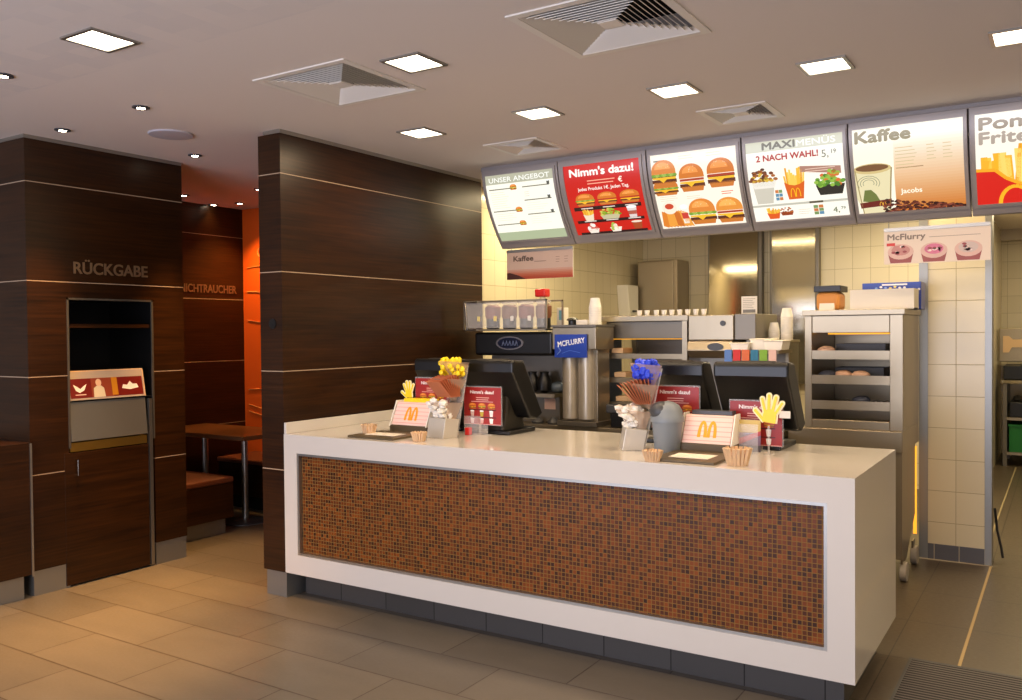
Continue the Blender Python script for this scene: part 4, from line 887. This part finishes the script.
# acrylic stands with three pockets leaning back
def plate_y(z): return .045+.24*z
def bag_stand(x, y, label, rz, seed, straw, o1):
    random.seed(seed)
    t = thing('pocket_stand', (x, y, CT), label, 'stand', 'acrylic pocket stands on the counter', rz)
    w = .07
    MB().prism([(-.055, 0), (.05, 0), (.07, .10), (-.035, .11)], 'x', -w, w).build('base', 'silver', t, .003, local=True)
    MB().prism([(.052, 0), (.056, 0), (plate_y(.40)+.004, .40), (plate_y(.40), .40)], 'x', -w, w).build('back_plate', 'clear2', t, local=True)
    for k_ in range(3):
        zz, hh, dep = ((.05, .14, .17), (.20, .12, .165), (.295, .12, .15))[k_]
        b_ = MB(); n = 14
        lo = [(.02*cos(pi*i/n+pi), plate_y(zz)-.004+.012*sin(pi*i/n+pi), zz) for i in range(n+1)]
        hi = [(w*1.15*cos(pi*i/n+pi), plate_y(zz+hh)-.004+dep*sin(pi*i/n+pi), zz+hh+.012*sin(pi*i/n)) for i in range(n+1)]
        for i in range(n): b_.face([lo[i], lo[i+1], hi[i+1], hi[i]])
        b_.build('pocket', 'pocket', t, local=True, smooth=True)
    T = ROOT[t]
    mb = MB()
    for i in range(60):
        a_ = random.uniform(0, 2*pi); rr = math.sqrt(random.random()); h_ = random.random(); f_ = .4+.6*h_
        c_ = T @ Vector((.068*f_*rr*cos(a_), plate_y(.12)-.06-.03*h_+.07*f_*rr*sin(a_), .095+.115*h_)); mb.ball(c_, random.uniform(.018, .026), 1, (1.1, 1, .8), .12)
    mb.build('sugar_sachets', 'whitep', smooth=True, label='heap of white sachets in the lowest pocket of the '+o1, cat='sachets', kind='stuff')
    mb = MB()
    for i in range(9):
        mb.box(-.06, .06, -.0015, .0015, 0, .125, T @ Matrix.Translation((0, plate_y(.22)-.012-.008*i, .225)) @ Matrix.Rotation(radians(4+i*5), 4, 'X'))
    mb.build('napkins', 'brownc', label='brown paper napkins in the middle pocket of the '+o1, cat='napkins', kind='stuff')
    mb = MB()
    for i in range(80):
        a_, rr = random.uniform(0, 2*pi), random.random()**.5
        bx_, by_ = rr*cos(a_), rr*sin(a_)
        p0 = T @ Vector((bx_*.014, plate_y(.31)-.018+by_*.008, .315)); p1 = T @ Vector((bx_*.072, plate_y(.41)-.068+by_*.066, .395+random.uniform(-.045, .04)))
        mb.tube([p0, p1], .004, 5); mb.ball(p1, .014, 1, (1.2, .6, 1.2))
    mb.build('plastic_spoons', straw[0], label=straw[1]+' plastic spoons in the top pocket of the '+o1, cat='spoons', kind='stuff')
bag_stand(-2.95, 3.90, 'acrylic pocket stand with yellow spoons, nearer the partition', radians(-12), 3, ('yellow', 'yellow'), 'stand nearer the partition')
bag_stand(-1.82, 3.96, 'acrylic pocket stand with blue spoons, beside the grey bin', radians(-58), 5, ('bluep', 'blue'), 'stand beside the grey bin')
random.seed(11)

# tray mats, coupon boxes, cups
def flatmat(x0, x1, y0, y1, label):
    t = thing('counter_tray', ((x0+x1)/2, (y0+y1)/2, CT), label, 'tray', 'flat olive trays on the counter')
    bx(x0, x1, y0, y1, CT, CT+.012).build('base', 'brownbox', t, .003); bx(x0+.06, x1-.06, y0+.08, y1-.10, CT+.012, CT+.014).build('paper', 'paper', t)
flatmat(-3.42, -3.09, 3.64, 3.93, 'flat olive tray with white paper near the white upstand, at the partition end')
flatmat(-1.585, -1.28, 3.635, 3.95, 'flat olive tray with white paper between two tan cups, in front of the grey bin')
def straw_cup(x, y, r, h, label, m='tan', name='stirrer_cup'):
    t = thing(name, (x, y, CT), label, 'cup', 'small tan cups on the counter'); n = 16
    b_ = MB()
    for i in range(n):
        a_ = 2*pi*i/n; ro = r*1.25 if i % 2 else r*1.08
        p0 = Vector((x+r*.8*cos(a_), y+r*.8*sin(a_), CT+.001)); p1 = Vector((x+ro*cos(a_), y+ro*sin(a_), CT+h))
        b_.tube([p0, p1], r*.2, 5)
    b_.build('pleated_wall', m, t, smooth=True); MB().lathe((x, y, CT), [(r*.8, 0), (r*.82, .004), (r*1.0, h*.7), (r*.3, h*.72)], 20).build('inside', 'pink', t, smooth=True)
straw_cup(-3.385, 3.78, .035, .062, 'pleated tan cup beside the white upstand')
straw_cup(-2.955, 3.70, .034, .05, 'small tan cup between the left tray and the pocket stand')
straw_cup(-1.565, 3.63, .034, .05, 'small tan cup in front of the grey bin')
straw_cup(-1.20, 3.70, .045, .075, 'larger pleated tan cup at the corner of the right tray')

def coupon(x0, x1, y0, label, m):
    t = thing('coupon_box', ((x0+x1)/2, y0+.07, CT), label, 'box', 'coupon boxes with slanted front')
    MB().prism([(y0, 0+CT), (y0+.16, CT), (y0+.16, CT+.05), (y0, CT+.045)], 'x', x0, x1).build('base', 'brownbox', t, .003)
    MB().prism([(y0+.01, CT+.046), (y0+.07, CT+.175), (y0+.12, CT+.175), (y0+.14, CT+.05)], 'x', x0+.012, x1-.012).build('leaflets', 'pink', t)
    for x_ in (x0, x1-.006): MB().prism([(y0-.004, CT+.04), (y0+.064, CT+.185), (y0+.13, CT+.185), (y0+.15, CT+.045)], 'x', x_, x_+.006).build('side_plate', 'whitep', t)
    a = Art(); W_, H_ = x1-x0-.024, .142; a.rect(0, 0, W_, H_, (240, 206, 196), 0)
    for j in range(6): a.rect(0, .012+j*.024, W_, .016+j*.024, (226, 168, 156), 1)
    a.arches(W_/2, .03, .095, .085, (240, 160, 20), 2, .34)
    O_ = Vector((x0+.012, y0+.0085, CT+.0465)); a.build('printed_face', plane_map(O_, (1, 0, 0), (0, .06, .129)), 'print', t)
    bx(x0+.03, x1-.03, y0+.10, y0+.16, CT+.175, CT+.195).build('back_card', m, t)
coupon(-3.375, -3.10, 3.95, 'coupon box with an orange double arch emblem, under the small yellow hand', 'yellow')
coupon(-1.575, -1.315, 3.97, 'coupon box with an orange double arch emblem, beside the grey bin', 'greyd')

# paper hands
def hand(x, y, z, s, label, rot=0.0, foot=True):
    t = thing('paper_hand', (x, y, CT if foot else z), label, 'decoration', 'yellow paper hands')
    def outline(g, m, name, y_):
        R = Matrix.Translation((x, y_, z)) @ Matrix.Rotation(rot, 4, 'Y'); b_ = MB()
        def cap(p0, p1, r, k_):
            p0, p1 = Vector(p0), Vector(p1); d = (p1-p0).normalized(); n_ = Vector((-d.y, d.x)); P_ = []
            for i in range(9):
                a_ = pi*i/8-pi/2; P_.append(p1+(d*cos(a_)+n_*sin(a_))*r)
            P_ += [p0+n_*r, p0-n_*r]
            A = [R @ Vector((q_.x*s, -.0012-k_*.0003, q_.y*s)) for q_ in P_]; B = [R @ Vector((q_.x*s, .0012+k_*.0003, q_.y*s)) for q_ in P_]
            b_.face(A); b_.face(B[::-1])
            for i in range(len(A)): b_.face([A[i], B[i], B[(i+1) % len(A)], A[(i+1) % len(A)]])
        cap((.0, .10), (.0, .30), .20+g, 0)
        for k_, (a0, a1, r) in enumerate((((-.13, .35), (-.27, .74), .046), ((-.04, .38), (-.09, .86), .05), ((.06, .38), (.11, .84), .05), ((.14, .35), (.30, .70), .044), ((-.12, .12), (-.42, .38), .05))): cap(a0, a1, r+g, k_+1)
        b_.build(name, m, t)
    outline(.035, mat('pale_yellow_card', (255, 244, 196), .6), 'card', y); outline(-.012, 'yellow', 'printed_hand', y-.005)
    if foot: MB().box(x-.004, x+.004, y+.002, y+.006, CT, z).build('stick', 'clear2', t); bx(x-.02, x+.02, y-.01, y+.03, CT, CT+.004).build('foot', 'clear2', t)
h1 = at(410, 401, y=4.125); hand(h1.x, 4.12, h1.z+.01, .125, 'small yellow paper hand standing over the left coupon box', radians(-4))
h2 = at(769, 427, y=4.09); hand(h2.x, 4.08, h2.z+.006, .165, 'large yellow paper hand in front of the red sign near the counter end', radians(8))
bx(h2.x+.05, h2.x+.10, 4.083, 4.086, h2.z+.045, h2.z+.078).build('price_tag', 'paper', label='small white tag at the wrist of the large yellow hand', cat='tag')

# grey swing bin
bn = thing('swing_bin', (-1.63, 3.96, CT), 'small grey plastic bin with a dark swing lid on the counter', 'bin')
MB().lathe((-1.63, 3.96, CT), [(.058, 0), (.062, .005), (.074, .142), (.076, .147)], 36).build('body', 'grey', bn, smooth=True)
MB().lathe((-1.63, 3.96, CT+.145), [(.080, 0), (.081, .022), (.075, .03), (.072, .055), (.057, .08), (.03, .095), (.001, .10)], 36).build('lid', 'grey', bn, smooth=True)
MB().ball((-1.652, 3.94, CT+.195), .062, 3, (.9, .9, .8)).build('flap', 'greyd', bn, smooth=True)

# small clear dispenser and red topped bottle
sd = thing('leaflet_holder', (-1.265, 4.08, CT), 'clear leaflet holder with colourful card between the coupon box and the red sign', 'holder')
bx(-1.31, -1.22, 4.06, 4.065, CT, CT+.14).build('front', 'clear', sd); bx(-1.31, -1.22, 4.10, 4.103, CT, CT+.16).build('back', 'clear', sd); bx(-1.31, -1.22, 4.06, 4.103, CT, CT+.005).build('floor_plate', 'clear', sd)
a = Art(); a.rect(0, 0, .105, .15, (120, 90, 110), 0); a.rect(0, .09, .105, .15, (210, 180, 90), 1); a.poly([(0, .03), (.105, .08), (.105, .10), (0, .06)], (190, 60, 60), 2); a.rect(0, 0, .105, .03, (70, 60, 60), 2)
a.build('leaflet', plane_map((-1.318, 4.085, CT+.008), (1, 0, 0), (0, 0, 1)), 'print', sd)
sc_ = thing('straw_dispenser', (-2.87, 4.05, CT), 'clear box with a red tab beside the left pocket stand', 'dispenser')
bx(-2.89, -2.80, 4.03, 4.07, CT, CT+.11).build('clear_box', 'clear', sc_); bx(-2.885, -2.855, 4.028, 4.06, CT+.002, CT+.045).build('red_tab', 'red', sc_, .004)
# entrance mat, bottom right
et = thing('floor_mat', (.4, 3.6, 0), 'dark ribbed entrance mat at the bottom right on the tiled floor', 'mat')
bx(-.603, 1.4, 2.2, 4.405, 0, .012).build('ribbed_surface', 'mat', et); b_ = MB(); b_.box(-.615, -.603, 2.19, 4.417, 0, .013).box(-.603, 1.41, 4.405, 4.417, 0, .013); b_.build('edge_frame', 'greyd', et)

# ================================================================== LIGHTS
# kitchen ceiling lamps (tubes above and behind the menu boards)
kl = [(-3.3, 6.3), (-1.6, 6.3), (-1.0, 8.2), (.4, 7.5), (.4, 10.4)]  # the one close to the back wall is added, unseen, to brighten the tiles
for i, (x, y) in enumerate(kl):
    t = thing('tube_light', (x, y, CZ-.03), None, None) if 0 else None
    area('kitchen_lamp', x, y, CZ-.02, 1.4, .14, 36, (255, 232, 184))
area('kitchen_lamp', -.66, 5.95, CZ-.02, .5, .14, 9, (255, 224, 170))  # unseen extra lamp, added to brighten the pier and heated cabinet side
# daylight from the glazed front behind the viewpoint
area('daylight', -2.8, -2.9, 1.2, 6.5, 2.2, 340, (226, 228, 248), (radians(119), 0, 0))
wd = bpy.data.worlds.new('world'); S.world = wd; wd.use_nodes = True
wd.node_tree.nodes['Background'].inputs[0].default_value = lin((200, 198, 205)); wd.node_tree.nodes['Background'].inputs[1].default_value = .22
S.view_settings.view_transform = 'Standard'; S.view_settings.look = 'None'; S.view_settings.exposure = 0; S.view_settings.gamma = 1
S.view_settings.use_curve_mapping = False
try: S.cycles.use_denoising = True; S.cycles.max_bounces = 8; S.cycles.sample_clamp_indirect = 4
except Exception: pass
